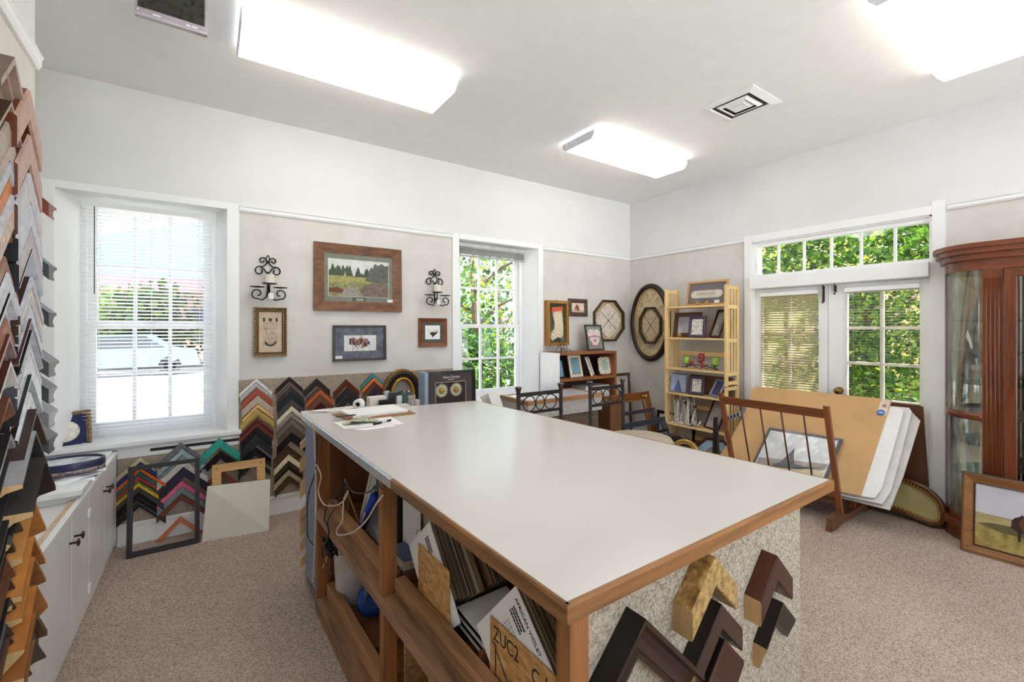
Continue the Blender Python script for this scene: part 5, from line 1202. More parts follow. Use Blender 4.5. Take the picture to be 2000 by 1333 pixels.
# leaning frames in the corner
def lean_frame(label, x0, x1, yb_, h, fw, fmat, lean, art=None, depth=.03, kind='slope', lip=None):
    T = frameT(((x0+x1)/2, yb_, .001), (1,0,0), (0,-1,lean)); r = thing('leaning_frame', label, 'frame', ((x0+x1)/2, yb_, 0))
    b = MB(T); b.loop(rect(x1-x0, h), prof(kind, fw, depth)); b.build('frame', fmat, r)
    if lip: b = MB(T); b.loop(rect(x1-x0-2*fw+.004, h-2*fw+.004, None, fw-.002), [(0,.004),(0,depth*.7),(.014,depth*.6),(.014,.004)]); b.build('fillet', lip, r)
    if art: b = MB(T); b.box(-(x1-x0)/2+fw, (x1-x0)/2-fw, fw, h-fw, .002, .005); b.build('backing', art, r)
    return T, r
T, r = lean_frame('wide reddish wood frame with gold shell corner leaning by the bookcase, front left of corner', 3.55, 4.30, 3.30, .72, .085, wood((140,82,44),'x',.4,.2), .26, depth=.05, lip=plain((190,150,80), .35, .6))
b = MB(T); b.ball((.30, .665, .055), .022, 8, 0, .8); b.ball((.26, .67, .052), .014, 8); b.build('shell_ornament', plain((206,170,96), .35, .6), r)
lean_frame('dark blue-grey frame leaning lowest in the corner stack', 3.5, 4.22, 3.06, .47, .06, plain((66,70,82), .4), .26, None, .035)
lean_frame('black thin frame with silver lip inside the corner stack of frames', 3.5, 4.16, 2.985, .36, .03, plain((34,30,30), .4), .26, None, .02, lip=plain((170,160,146), .4, .4))
lean_frame('purple-edged dark frame leaning second in the corner stack', 3.5, 4.2, 3.15, .56, .04, plain((74,62,78), .4), .26, None, .025)
b = MB(); b.box(3.30, 3.50, 3.10, 3.56, 0, .70); o = b.build('cardboard_box', wood((112,76,46),'z',.6,.1), bevel=.004); tag(o, 'tall brown carton standing behind the second bar chair', 'box')
for i in range(2):
    b = MB(); b.box(3.32+.09*i, 3.38+.09*i, 2.96, 3.06, 0, .33); o = b.build('wood_block', plain((222,196,164), .6)); tag(o, ['left', 'right'][i]+' pale wood offcut standing before the brown carton in the corner', 'wood offcut')
# ---------------------------------------------------------------- bar chairs
CHM = plain((34,29,28), .45, 0, .06, 12, 0, .35); SEAT = plain((176,160,142), .8, 0, .05, 40)
def chair(label, xl, xr, y, ztop, sdx=0, sk=1.0):
    xc = (xl+xr)/2; hw = (xr-xl)/2; r = thing('bar_chair', label, 'chair', (xc, y-.2, 0), 'bar chairs behind the workbench')
    sz = .60
    for s, nm in ((-1, 'post'), (1, 'post')):
        x = xc+s*hw; b = MB(); b.tube([(x, y+.05, .0), (x, y-.01, .55), (x, y, ztop-.03)], .0145, 8); p = b.build('back_post', CHM, r)
        b = MB(); b.lathe([(.0148,-.05),(.0155,-.04),(.022,-.014),(.025,-.011),(.025,-.002),(.023,.0),(.0001,.001)], (x, y, ztop), 4 if False else 14); b.build('finial', plain((112,106,104), .25, .8), p)
    b = MB(); b.box(xc-hw+.012, xc+hw-.012, y-.006, y+.006, ztop-.075, ztop-.048); b.build('top_rail', CHM, r)
    b = MB(); b.box(xc-hw+.012, xc+hw-.012, y-.006, y+.006, ztop-.205, ztop-.185); b.build('lower_rail', CHM, r)
    b = MB(); zc = ztop-.13; t = .0042
    b.tube([(xc+.04*math.cos(a), y, zc+.052*math.sin(a)) for a in [2*pi*k/28 for k in range(28)]], t, 6, 0, True)
    for s in (-1, 1):
        cx = xc+s*.098; pts = [(cx+s*.055*math.cos(a), y, zc+.055*math.sin(a)) for a in [pi-2*pi*.02-k*(2*pi*.80)/26 for k in range(27)]]
        pts = [(cx-s*.055*math.cos(a), y, zc+.055*math.sin(a)) for a in [-.0+k*(pi*1.62)/26*-1 for k in range(27)]]
        b.tube(pts, t, 6)
        b.tube(pxcurve([(cx-s*.053, y, zc+.008), (cx-s*.035, y, zc+.042), (cx, y, zc+.054), (cx+s*.045, y, zc+.035), (xc+s*(hw-.012), y, zc-.005)]), t, 6)
    b.build('scroll', CHM, r)
    b = MB(); b.lathe([(.0001,sz-.045),(.19*sk,sz-.045),(.215*sk,sz-.03),(.22*sk,sz-.005),(.205*sk,sz+.02),(.12*sk,sz+.035),(.0001,sz+.038)], (xc+sdx, y-.235*sk, 0), 36); b.build('seat', SEAT, r)
    for sx in (-1, 1):
        b = MB(); b.tube([(xc+sx*.15, y-.38, sz-.04), (xc+sx*.19, y-.45, 0)], .0135, 8); b.build('leg', CHM, r)
    b = MB(); b.tube([(xc-hw, y+.02, .22), (xc-.18, y-.43, .22), (xc+.18, y-.43, .22), (xc+hw, y+.02, .22)], .009, 6, 0, True); b.build('footrest', CHM, r)
    b = MB(); b.tube([(xc-hw, y-.005, sz-.05), (xc+hw, y-.005, sz-.05)], .012, 6); b.tube([(xc-.15, y-.38, sz-.05), (xc-hw, y-.005, sz-.05)], .01, 6); b.tube([(xc+.15, y-.38, sz-.05), (xc+hw, y-.005, sz-.05)], .01, 6); b.build('seat_frame', CHM, r)
chair('dark metal bar chair with scrollwork back, directly before the glass display case', 1.818, 2.212, 2.585, 1.035)
chair('dark metal bar chair with scrollwork back and beige seat showing, nearer the corner', 2.47, 2.842, 2.535, 1.035, .06, 1.16)
# ---------------------------------------------------------------- folding pine shelf
PINE = wood((236,200,138), 'z', .45, .12); PINH = wood((238,204,144), 'y', .45, .12)
sx0, sx1, sy0, sy1, stz = 4.215, 4.455, 2.43, 3.15, 1.885
r = thing('folding_shelf', 'pale pine folding shelf unit with slatted sides against the right wall', 'shelf unit', ((sx0+sx1)/2, (sy0+sy1)/2, 0))
lv = [.065, .402, .742, 1.015, 1.35, 1.69]
for y0, y1 in ((sy0, sy0+.022), (sy1-.022, sy1)):
    for x0, x1 in ((sx0, sx0+.042), (sx1-.042, sx1)):
        for za, zb in ((0, .865), (.872, stz)):
            MB().box(x0, x1, y0, y1, za, zb).build('post', PINE, r, bevel=.002)
    b = MB()
    for z in (.03, .36, .70, .83, .885, .975, 1.31, 1.65, 1.845): b.box(sx0+.042, sx1-.042, y0+.003, y1-.003, z, z+.036)
    b.build('side_rails', PINH, r)
    b = MB()
    for za, zb in ((.066,.36),(.396,.70),(.736,.83),(1.011,1.31),(1.346,1.65),(1.686,1.845)):
        for k in range(3):
            x = sx0+.042+(sx1-sx0-.084)*(k+.5)/3; b.box(x-.010, x+.010, y0+.007, y1-.007, za, zb) if za not in (.736,) else None
    b.build('side_slats', PINE, r)
for z in lv:
    MB().box(sx0+.006, sx1-.006, sy0+.023, sy1-.023, z-.018, z).build('shelf', PINH, r, bevel=.002)
for z in (.22, .56, 1.15, 1.50): MB().box(sx1-.014, sx1-.002, sy0+.022, sy1-.022, z, z+.045).build('back_rail', PINH, r)
NX = (-1, 0, 0)
def yX(u, x): return onX(u, 700, x).y
def zX(u, v, x): return onX(u, v, x).z
PUR = plain((72,56,78), .35, 0, .15, 30); BRN = wood((96,66,50), 'y', .45, .2); RED = wood((82,40,32), 'z', .35, .2); BLU = plain((96,100,140), .35, .2, .2, 30); SLV = plain((150,156,184), .3, .4, .15, 40)
LACE = blotch([(.38,(150,136,120)),(.5,(222,214,204)),(.7,(236,230,222))], 60, .7)
def pine_frame(label, u0, u1, v1, v0, x, fw, fm, am, z, lean=.2, yaw=0, kind='ridge', **k):
    ya, yb_ = yX(u0, x), yX(u1, x); h = max(.05, zX((u0+u1)/2, v1, x)-z)
    return stand_frame(label, x, (ya+yb_)/2, abs(ya-yb_)/max(.5, math.cos(yaw)), h*math.sqrt(1+lean*lean), fw, fm, am, z, lean, yaw, kind, n=NX, **k)
# top shelf plaque
x = 4.33; r, T = pine_frame('oak framed grey plaque with oval lace panel on top of the pine shelf', 1340, 1419, 549, 590, x, .022, wood((196,150,96),'y',.45,.15), plain((112,106,108), .7), 1.691, .22, 0, 'flat')
yw = abs(yX(1340, x)-yX(1419, x)); hh = .235
b = MB(T); b.prism([(p[0]*1.0, p[1]) for p in [(.135*math.copysign(1, math.cos(t))+.045*math.cos(t), .125+.042*math.sin(t)) for t in [2*pi*i/40+.01 for i in range(40)]]], .009, .011); b.build('lace_panel', plain((214,206,190), .7), r)
b = MB(T); b.loop([(p[0], p[1]) for p in [(.13*math.copysign(1, math.cos(t))+.034*math.cos(t), .125+.031*math.sin(t)) for t in [2*pi*i/40+.01 for i in range(40)]]], [(0,.011),(0,.012),(.003,.012),(.003,.011)]); b.box(-.1,.1,.12,.123,.011,.012)
for k in range(8): b.box(-.11+.028*k, -.094+.028*k, .115, .14, .011, .0122)
b.build('lace_pattern', plain((176,166,150), .7), r)
MB(T).box(.10, .155, .02, .055, .01, .012).build('price_tag', PAPER, r)
for s in (-.075, .03):
    b = MB(T); b.lathe([(.022,.03),(.024,.034),(.018,.04),(.008,.036),(.0001,.04)], (s, .02, 0), 16); b.build('brass_rosette', plain((176,140,80), .35, .6), r)
# second shelf
z = 1.351
b = MB(); b.box(4.395, 4.436, 2.47, 2.82, z, z+.19); b.box(4.405, 4.436, 2.60, 3.0, z, z+.145, 1); o = b.build('cardboard_box', [plain((196,180,156), .6), plain((168,140,108), .7)]); tag(o, 'pale flat boxes standing at the back of the second pine shelf', 'box')
pine_frame('wide brown wooden picture frame on the second pine shelf from the top', 1316, 1368, 611, 655, 4.34, .05, BRN, blotch([(.35,(150,150,166)),(.6,(206,206,214))], 8, .4), z, .15, 0, 'step')
y = yX(1328, 4.28); b = MB(); b.lathe([(.018,-.02),(.024,-.012),(.024,.01),(.012,.018),(.0001,.02)], (4.27, y, z+.026), 16, 0, 'x'); o = b.build('brass_rosette', plain((180,140,80), .35, .6)); tag(o, 'brass easel foot before the wide brown frame on the pine shelf', 'easel foot')
pine_frame('small purple ornate photo frame in front of the wide brown frame', 1346, 1376, 618, 656, 4.27, .032, PUR, LACE, z, .15, .15, 'round')
pine_frame('dark red frame leaning at the right end of the second pine shelf', 1382, 1411, 606, 656, 4.29, .025, RED, blotch([(.35,(120,112,104)),(.6,(176,170,162))], 10, .4), z, .35, -.5, 'step')
# third shelf centrepiece
z = 1.016; r = thing('candle_centrepiece', 'wire candle centrepiece with two green candles and one red, on the pine shelf', 'candle holder', (4.30, 2.78, z))
GRN = plain((140,184,64), .5); RDC = plain((150,44,54), .4); xx = 4.29
def yp(u): return yX(u, xx)
b = MB(); cs = [(1341.5, 700, .075, 'green'), (1370, 694, .07, 'red'), (1396.5, 704, .075, 'green')]
b.tube(pxcurve([(xx, yp(1332), z+.01), (xx-.02, yp(1350), z+.035), (xx, yp(1366), z+.05), (xx+.02, yp(1385), z+.03), (xx, yp(1404), z+.012)]), .004, 6)
for u, v, hh, cc in cs:
    zz = zX(u, v+9, xx)-.008; b.lathe([(.002,zz-.006),(.034,zz-.004),(.036,zz),(.0001,zz)], (xx, yp(u), 0), 16); b.tube([(xx, yp(u), zz-.004), (xx, yp(u), z+.004)], .004, 6)
rnd = random.Random(8)
b.build('wire_stand', IRON, r)
for u, v, hh, cc in cs:
    zz = zX(u, v+9, xx)-.008; MB().lathe([(.029,0),(.03,.003),(.03,hh),(.027,hh+.004),(.0001,hh-.002)], (xx, yp(u), zz), 18).build('candle', GRN if cc == 'green' else RDC, r)
for u, v in ((1352.5, 709), (1370, 706), (1375, 714)):
    MB().ball((xx-.02, yp(u), zX(u, v, xx-.02)), .025, 12).build('red_apple', RDC, r)
b = MB()
for k in range(36):
    p = Vector((xx+rnd.uniform(-.03,.03), yp(rnd.uniform(1334,1402)), z+rnd.uniform(.004,.05))); d = Vector((rnd.uniform(-1,1), rnd.uniform(-1,1), rnd.uniform(-.1,.8))).normalized()*.03; w_ = d.orthogonal().normalized()*.007
    b.face([p, p+d*.5+w_, p+d, p+d*.5-w_])
b.build('leaf_sprigs', plain((88,84,66), .6), r)
# fourth shelf
z = .743
pine_frame('silver blue frame with a blue pine tree picture on the fourth pine shelf', 1310, 1339, 730, 764, 4.28, .016, SLV, plain((176,182,206), .5), z, .18, .1)
pt = onX(1324, 748, 4.27); b = MB(frameT((4.262, pt.y, z+.025), (0.0,-1,0), (-1,0,.18)) ); b.face([(-.05,.0,0),(.05,0,0),(.03,.05,0),(.035,.05,0),(.012,.095,0),(0,.13,0),(-.012,.095,0),(-.03,.05,0)]); 
o = [q for q in bpy.data.objects if q.get('label','').startswith('silver blue frame with a blue pine')][0]; b.build('pine_tree_motif', plain((92,104,156), .6), o)
pine_frame('purple blue ornate photo frame in the middle of the fourth pine shelf', 1346, 1374, 735, 770, 4.27, .034, PUR, LACE, z, .2, .12, 'round')
pine_frame('silver blue frame leaning at the right end of the fourth pine shelf', 1380, 1410, 742, 775, 4.28, .028, SLV, BLU, z, .5, -.55)
b = MB(); b.box(4.40, 4.436, 2.48, 2.95, z, z+.2); o = b.build('flat_box', plain((122,92,64), .7)); tag(o, 'brown flat box at the back of the fourth pine shelf', 'box')
# fifth shelf: crystals, metal flower stand, frame
z = .403; r = thing('crystal_garland', 'white feathery crystal garland draped at the left of the fifth pine shelf', 'garland', (4.33, 3.0, z)); b = MB(); rnd = random.Random(12)
for k in range(26):
    y = rnd.uniform(2.86, 3.10); x = rnd.uniform(4.27, 4.38); b.tube(pxcurve([(x, y, z+rnd.uniform(.22,.31)), (x+rnd.uniform(-.02,.02), y+rnd.uniform(-.02,.02), z+.15), (x-.02+rnd.uniform(-.02,.02), y-rnd.uniform(0,.05), z+.008)], 4), [rnd.uniform(.006,.013)]*9, 5)
b.build('strands', plain((214,204,192), .4, 0, .2, 60), r)
b = MB()
for k in range(14): b.ball((4.25+rnd.uniform(-.02,.05), rnd.uniform(2.78,3.08), z+.012), rnd.uniform(.008,.016), 7)
b.build('crystal_beads', plain((206,204,206), .1), r)
r = thing('metal_flower', 'dark metal three-flower ornament on a small base, fifth pine shelf', 'ornament', (4.30, 2.76, z)); b = MB(); yc = yX(1348, 4.3)
b.lathe([(.05,0),(.05,.006),(.012,.012),(.008,.04),(.0001,.041)], (4.3, yc, z), 16)
for dy, hh in ((.06,.23),(0,.29),(-.055,.2)): b.tube(pxcurve([(4.3, yc, z+.02), (4.3, yc+dy*.3, z+.12), (4.3, yc+dy, z+hh)], 5), .004, 6)
b.build('stems', plain((96,60,40), .4, .4), r)
b = MB()
for dy, hh in ((.06,.23),(0,.29),(-.055,.2)):
    for k in range(4): b.ball((4.3+.012*math.cos(k*1.6), yc+dy+.014*math.sin(k*1.6), z+hh+.006*k), .009, 6)
b.build('petals', plain((60,52,48), .4, .3), r)
b = MB(); yg = yX(1360, 4.27)
for k in range(8): b.tube([(4.27, yg, z+.01), (4.27+.04*math.cos(k*.8), yg+.05*math.sin(k*.8), z+.03+.05*((k*7) % 5)/5)], .006, 5)
o = b.build('glass_ornament', plain((214,216,218), .08)); tag(o, 'spiky clear glass ornament right of the metal flowers on the pine shelf', 'ornament')
pine_frame('dark brown frame with misty print leaning at the right of the fifth pine shelf', 1372, 1408, 783, 840, 4.30, .016, RED, blotch([(.35,(160,154,152)),(.6,(196,190,188))], 6, .5), z, .45, -.35, 'flat')
# ---------------------------------------------------------------- floor clutter near the pine shelf
T = frameT((4.44, 3.17, .001), (0,-1,0), (-1,0,.03)); r, art = picture('thin black frame with white sheet standing on the floor left of the pine shelf', T, .50, .475, .03, .02, 'flat', BLACK, matc=PAPER)
def oval_lean(label, u, v, x, rx, rz, col, fw, lean, beads=None, back=None):
    p = onX(u, v, x); n = (-1, -.25, lean); T = frameT((x-.06, p.y, .002), (.25,-1,0), n); hh = p.z
    r = thing('oval_frame', label, 'oval frame', (x-.06, p.y, 0)); rz = hh/2
    b = MB(T); b.loop(ell(rx, rz, 48, 0, rz), prof('round', fw, .04), 0, True); b.build('frame', col, r)
    b = MB(T); b.loop(ell(rx-fw+.004, rz-fw+.004, 48, 0, rz), [(0,.004),(0,.03),(.012,.026),(.014,.004)], 0, True); b.build('fillet', beads or plain((206,166,90), .35, .6), r)
    b = MB(T); b.prism(ell(rx-fw, rz-fw, 48, 0, rz), .002, .006); b.build('backing', back or plain((70,62,58), .4), r)
oval_lean('dark brown oval frame on the floor left of the pine shelf', 1326, 847, 4.05, .21, .2, plain((74,56,48), .3), .055, .25, plain((30,26,26), .4))
oval_lean('bright gold oval frame on the floor in front of the dark oval one', 1342, 858, 3.88, .16, .17, plain((196,156,82), .3, .6), .04, .25)
p = onX(1393, 861, 4.0); T = frameT((3.98, p.y, .001), (.2,-1,0), (-1,-.2,.25)); r = thing('octagonal_frame', 'red wood octagonal frame with blue mat on the floor below the pine shelf', 'framed picture', (3.98, p.y, 0)); w, h = .36, p.z*1.03; c_ = .26
oc = [(-w/2+w*c_,0),(w/2-w*c_,0),(w/2,h*c_),(w/2,h*(1-c_)),(w/2-w*c_,h),(-w/2+w*c_,h),(-w/2,h*(1-c_)),(-w/2,h*c_)]
b = MB(T); b.loop(oc, prof('slope', .022, .03)); b.build('frame', RED, r)
b = MB(T); b.prism([(x*.93, h/2+(y-h/2)*.93) for x, y in oc], .002, .006); b.build('mat_board', plain((150,176,190), .7), r)
b = MB(T); b.prism(ell(w*.27, h*.3, 30, 0, h*.5), .006, .0075); b.build('picture', blotch([(.35,(96,84,76)),(.6,(150,140,132))], 14, .5), r)
a, c = onX(1399, 815, 3.86), onX(1412, 880, 3.80)
b = MB(); y0 = a.y; b.hexa([(3.74, y0-.10, .001), (3.78, y0-.10, .001), (3.78, y0-.03, .001), (3.74, y0-.03, .001)], [(3.86, y0-.0, a.z), (3.885, y0-.0, a.z), (3.885, y0+.03, a.z-.01), (3.86, y0+.03, a.z-.01)]); o = b.build('black_moulding', plain((24,23,25), .35)); tag(o, 'black length of moulding leaning left of the print rack', 'moulding')
p = onX(1432, 813, 4.12); r = thing('patterned_moulding', 'silver and black dashed moulding resting across the rack behind its left post', 'moulding', (4.12, p.y, p.z)); q = onX(1447, 806, 4.12); p2 = onX(1416, 818, 4.12)
b = MB(); b.hexa([(4.10, p2.y, p2.z-.03), (4.16, p2.y, p2.z-.03), (4.16, q.y, q.z-.03), (4.10, q.y, q.z-.03)], [(4.10, p2.y, p2.z+.012), (4.16, p2.y, p2.z+.012), (4.16, q.y, q.z+.012), (4.10, q.y, q.z+.012)]); b.build('bar', plain((176,180,190), .35, .3), r)
b = MB()
for k in range(5):
    f = (k+.3)/5; yy, zz = p2.y+(q.y-p2.y)*f, p2.z+(q.z-p2.z)*f-.01; b.box(4.098, 4.10, yy-.010, yy+.004, zz-.014, zz+.014)
b.build('dashes', BLACK, r)
# ---------------------------------------------------------------- print rack
RW = wood((140,82,48), 'z', .4, .2); RWY = wood((132,76,44), 'y', .4, .2); RWX = wood((108,70,46), 'x', .45, .2)
ya, yb_ = 1.345, 2.13
r = thing('print_rack', 'brown spindled wooden print rack beside the workbench, holding boards', 'print rack', (3.95, (ya+yb_)/2, 0))
def rp(f, dx=0): return 3.83+(3.60-3.83)*f+dx, .10+(.885-.10)*f
for y in (ya, yb_):
    (xa, za), (xb, zb) = rp(-.03), rp(1.02); b = MB(); b.hexa([(xa, y-.018, za), (xa+.035, y-.018, za), (xa+.035, y+.018, za), (xa, y+.018, za)], [(xb, y-.018, zb), (xb+.03, y-.018, zb), (xb+.03, y+.018, zb), (xb, y+.018, zb)]); b.build('front_post', RW, r, bevel=.002)
    b = MB(); b.hexa([(4.06, y-.018, za), (4.095, y-.018, za), (4.095, y+.018, za), (4.06, y+.018, za)], [(4.28, y-.018, .55), (4.31, y-.018, .55), (4.31, y+.018, .55), (4.28, y+.018, .55)]); b.build('back_post', RW, r, bevel=.002)
    b = MB(); b.prism([(3.645,0),(3.66,.09),(3.69,.105),(3.84,.105),(3.9,.07),(4.2,.07),(4.26,.105),(4.36,.105),(4.39,.09),(4.4,0),(4.3,0),(4.25,.02),(3.8,.02),(3.75,0)], -.02, .02)
    b2 = MB(Matrix(((1,0,0,0),(0,0,1,y),(0,1,0,0),(0,0,0,1)))); b2.prism([(3.645,0),(3.66,.09),(3.69,.105),(3.84,.105),(3.9,.07),(4.2,.07),(4.26,.105),(4.36,.105),(4.39,.09),(4.4,0),(4.3,0),(4.25,.02),(3.8,.02),(3.75,0)], -.02, .02); b2.build('foot', RWX, r, bevel=.002)
(xa, za), (xb, zb) = rp(.90), rp(.985)
b = MB(); b.hexa([(xa+.004, ya+.018, za), (xa+.028, ya+.018, za), (xa+.028, yb_-.018, za), (xa+.004, yb_-.018, za)], [(xb+.004, ya+.018, zb), (xb+.026, ya+.018, zb), (xb+.026, yb_-.018, zb), (xb+.004, yb_-.018, zb)]); b.build('top_rail', RWY, r, bevel=.002)
(xa, za), (xb, zb) = rp(.13), rp(.20)
b = MB(); b.hexa([(xa+.004, ya+.018, za), (xa+.028, ya+.018, za), (xa+.028, yb_-.018, za), (xa+.004, yb_-.018, za)], [(xb+.004, ya+.018, zb), (xb+.026, ya+.018, zb), (xb+.026, yb_-.018, zb), (xb+.004, yb_-.018, zb)]); b.build('bottom_rail', RWY, r, bevel=.002)
for k in range(4):
    y = yb_+(ya-yb_)*(k+1)/5; (xa, za), (xb, zb) = rp(.17), rp(.92); b = MB(); b.tube([(xa+.015, y, za), (xb+.015, y, zb)], .0065, 8); b.build('spindle', plain((92,58,38), .4), r)
b = MB(); b.box(3.84, 4.10, ya+.02, yb_-.02, .14, .155); b.build('base_slat', RWX, r)
# boards in the rack: plane leaning back from (3.90,.24) to (4.40,.90)
def rackplane(u, v, dx):
    q = ray(u, v); m = .76   # x = 3.90+dx+(z-.24)*m
    k = (3.90+dx+(EYE-.24)*m)/(q[0]-q[2]*m); return Vector((q[0]*k, q[1]*k, EYE+q[2]*k))
def rackboard(name, label, uv, dx, t, mat, cat='mat board', parent=None):
    P = [rackplane(u, v, dx) for u, v in uv]; b = MB(); n = Vector((.796, 0, -.605))*t
    b.prism([(0,0)]*0 or [(0,0),(1,0),(1,1)], 0, 0) if False else None
    k = len(P); vs = P+[p+n for p in P]
    b.add(vs, [tuple(range(k)), tuple(range(2*k-1, k-1, -1))]+[(i, (i+1) % k, k+(i+1) % k, k+i) for i in range(k)]); o = b.build(name, mat, parent)
    if label: tag(o, label, cat)
    return o
rackboard('cardboard_sheet', 'large tan cardboard sheet standing in the print rack', [(1396,905),(1425,862),(1462,792),(1470,757),(1490,756),(1742,781),(1681,969),(1640,961)], 0, .008, plain((206,164,112), .75, 0, .04, 4), 'cardboard')
p0, p1, p2, p3 = [rackplane(u, v, -.003) for u, v in ((1742,781),(1716,781),(1707,812),(1733,812))]
r = thing('sticker_label', 'small white label with blue round badge on the cardboard sheet corner', 'label', p2)
rackboard('strip', None, [(1722,780),(1740,781),(1730,812),(1711,809)], -.003, .002, plain((226,206,190), .6), parent=r)
c = rackplane(1720.5, 806.5, -.0045); Tn = frameT(c, (0,-1,0), (-.796,0,.605)); b = MB(Tn); b.prism(ell(.026, .026, 28), 0, .001); b.build('round_badge', plain((44,96,176), .4), r)
b = MB(Tn); b.box(-.018, .018, -.003, .003, .001, .0016).box(-.012, .012, .008, .0105, .001, .0016); b.build('badge_print', PAPER, r)
cA = rackplane(1725, 793, -.0045); Tn = frameT(cA, (-.25,-1,.25), (-.796,0,.605)); b = MB(Tn)
for k in range(4): b.box(-.02+.011*k, -.013+.011*k, -.012, .012, 0, .0008)
b.build('label_print', plain((176,112,84), .6), r)
FOAM = plain((240,239,237), .6, 0, .015); GREYW = plain((214,208,202), .6, 0, .03)
rackboard('foam_board', 'white foam board nearest the cardboard sheet at the right of the print rack', [(1600,940),(1700,790),(1745,795),(1762,800),(1764,808),(1722,955),(1708,973),(1690,971),(1640,960)], .012, .006, FOAM)
rackboard('foam_board', 'second white board, standing between the foam board and the greyish sheets in the rack', [(1600,950),(1700,790),(1776,797),(1781,805),(1740,960),(1722,985),(1640,968)], .045, .012, plain((226,222,218), .6, 0, .02))
rackboard('foam_board', 'greyish white board furthest right of the pale sheets in the rack', [(1600,955),(1700,792),(1782,806),(1797,822),(1764,930),(1737,997),(1715,991),(1640,972)], .09, .012, GREYW)
# hardboard leaning on the door
b = MB(); P = [(4.485, .985, .0), (4.485, 1.9, .0), (4.505, 1.9, .86), (4.505, 1.06, .86), (4.505, 1.035, .85)]
n = Vector((.01, 0, -.001)); k = len(P); b.add([Vector(p) for p in P]+[Vector(p)+n for p in P], [tuple(range(k)), tuple(range(2*k-1, k-1, -1))]+[(i, (i+1) % k, k+(i+1) % k, k+i) for i in range(k)])
o = b.build('hardboard_sheet', plain((98,62,40), .6, 0, .05)); tag(o, 'dark brown hardboard leaning on the french door behind the rack', 'board')
# matted photo in the rack
r = thing('matted_print', 'glossy wrapped landscape photo with grey mat leaning in the print rack', 'print', rackplane(1560, 930, -.02))
cor = [(1502.5,835), (1647,858), (1604,965), (1444,958)]
PP = [rackplane(u, v, -.03) for u, v in cor]
def bil(s, t, dx=0):
    a = PP[3].lerp(PP[2], s); c = PP[0].lerp(PP[1], s); return a.lerp(c, t)+Vector((-.796, 0, .605))*dx
def bq(name, s0, s1, t0, t1, d0, d1, mat):
    b = MB(); b.hexa([bil(s0,t0,d0), bil(s1,t0,d0), bil(s1,t1,d0), bil(s0,t1,d0)], [bil(s0,t0,d1), bil(s1,t0,d1), bil(s1,t1,d1), bil(s0,t1,d1)]); return b.build(name, mat, r)
bq('mat_board', 0, 1, 0, 1, -.004, 0, plain((92,90,96), .5)); bq('inner_mat', .04, .955, .03, .955, 0, .001, PAPER)
bq('photo', .055, .94, .05, .94, .001, .0016, blotch([(.35,(214,194,158)),(.6,(244,230,200))], 8, .2, 3, (1,3,1)))
bq('photo_sky', .055, .94, .52, .94, .0016, .0022, plain((244,246,250), .2)); bq('photo_hills', .055, .94, .40, .52, .0022, .0026, plain((186,178,172), .25))
b = MB(); b.face([bil(s, t, .003) for s, t in [(.25,.42),(.36,.47),(.42,.6),(.47,.72),(.5,.6),(.55,.47),(.72,.42),(.5,.39)]]); b.build('photo_peak', plain((112,110,116), .3), r)
b = MB(); b.face([bil(s, t, .0032) for s, t in [(.05,.40),(.5,.42),(.9,.44),(.6,.38)]]); b.build('photo_shadow', plain((96,94,100), .3), r)
b = MB(); rnd = random.Random(21); g = 12; vs = [bil(.01+.98*i/g, .01+.98*j/g, .005+abs(rnd.gauss(0, .0035))) for j in range(g+1) for i in range(g+1)]
b.add(vs, [(j*(g+1)+i, j*(g+1)+i+1, (j+1)*(g+1)+i+1, (j+1)*(g+1)+i) for j in range(g) for i in range(g)]); b.build('plastic_film', glassy((255,255,255), .02, .12), r)
# kidney shaped gilt frame on the floor
cy = 1.09; T = frameT((4.37, cy, .002), (0,-1,0), (-1,0,.25))
r = thing('kidney_mirror', 'kidney-shaped gilt beaded frame with curved glass on the floor by the cabinet', 'frame', (4.37, cy, 0))
ctrl = [(-.30,.02),(-.15,.018),(-.04,.03),(.06,.012),(.14,.0),(.20,.03),(.215,.10),(.19,.19),(.12,.26),(.02,.30),(-.1,.31),(-.22,.30),(-.32,.24),(-.36,.13)]
kp = [(p.x, p.y) for p in pxcurve([(x, y, 0) for x, y in ctrl]+[(ctrl[0][0], ctrl[0][1], 0)], 5)[:-1]]
b = MB(T); b.loop(kp, [(0,0),(0,.03),(.012,.048),(.03,.04),(.04,.03),(.042,0)], 0, True); b.build('frame', plain((104,66,36), .3, .2, .15, 30), r)
b = MB(T); n = len(kp)
for i in range(0, n, 1):
    a_, c_ = Vector(kp[i-1]), Vector(kp[(i+1) % n]); d = (c_-a_).normalized(); nn2 = Vector((-d.y, d.x)); q = Vector(kp[i])+nn2*.034
    b.ball((q.x, q.y, .034), .007, 6)
b.build('beaded_edge', plain((206,162,92), .3, .5), r)
def inset_poly(pts, a):
    out = []; n = len(pts)
    for i in range(n):
        d = (Vector(pts[(i+1) % n])-Vector(pts[i-1])).normalized(); out.append((pts[i][0]-d.y*a, pts[i][1]+d.x*a))
    return out
b = MB(T); ip = inset_poly(kp, .041); b.prism(ip, .006, .012); b.build('curved_glass', plain((190,178,126), .08, 0, .05, 6), r)
b = MB(T); b.loop(inset_poly(kp, .04), [(0,.01),(0,.024),(.008,.02),(.008,.01)], 0, True); b.build('fillet', plain((196,160,84), .3, .6), r)
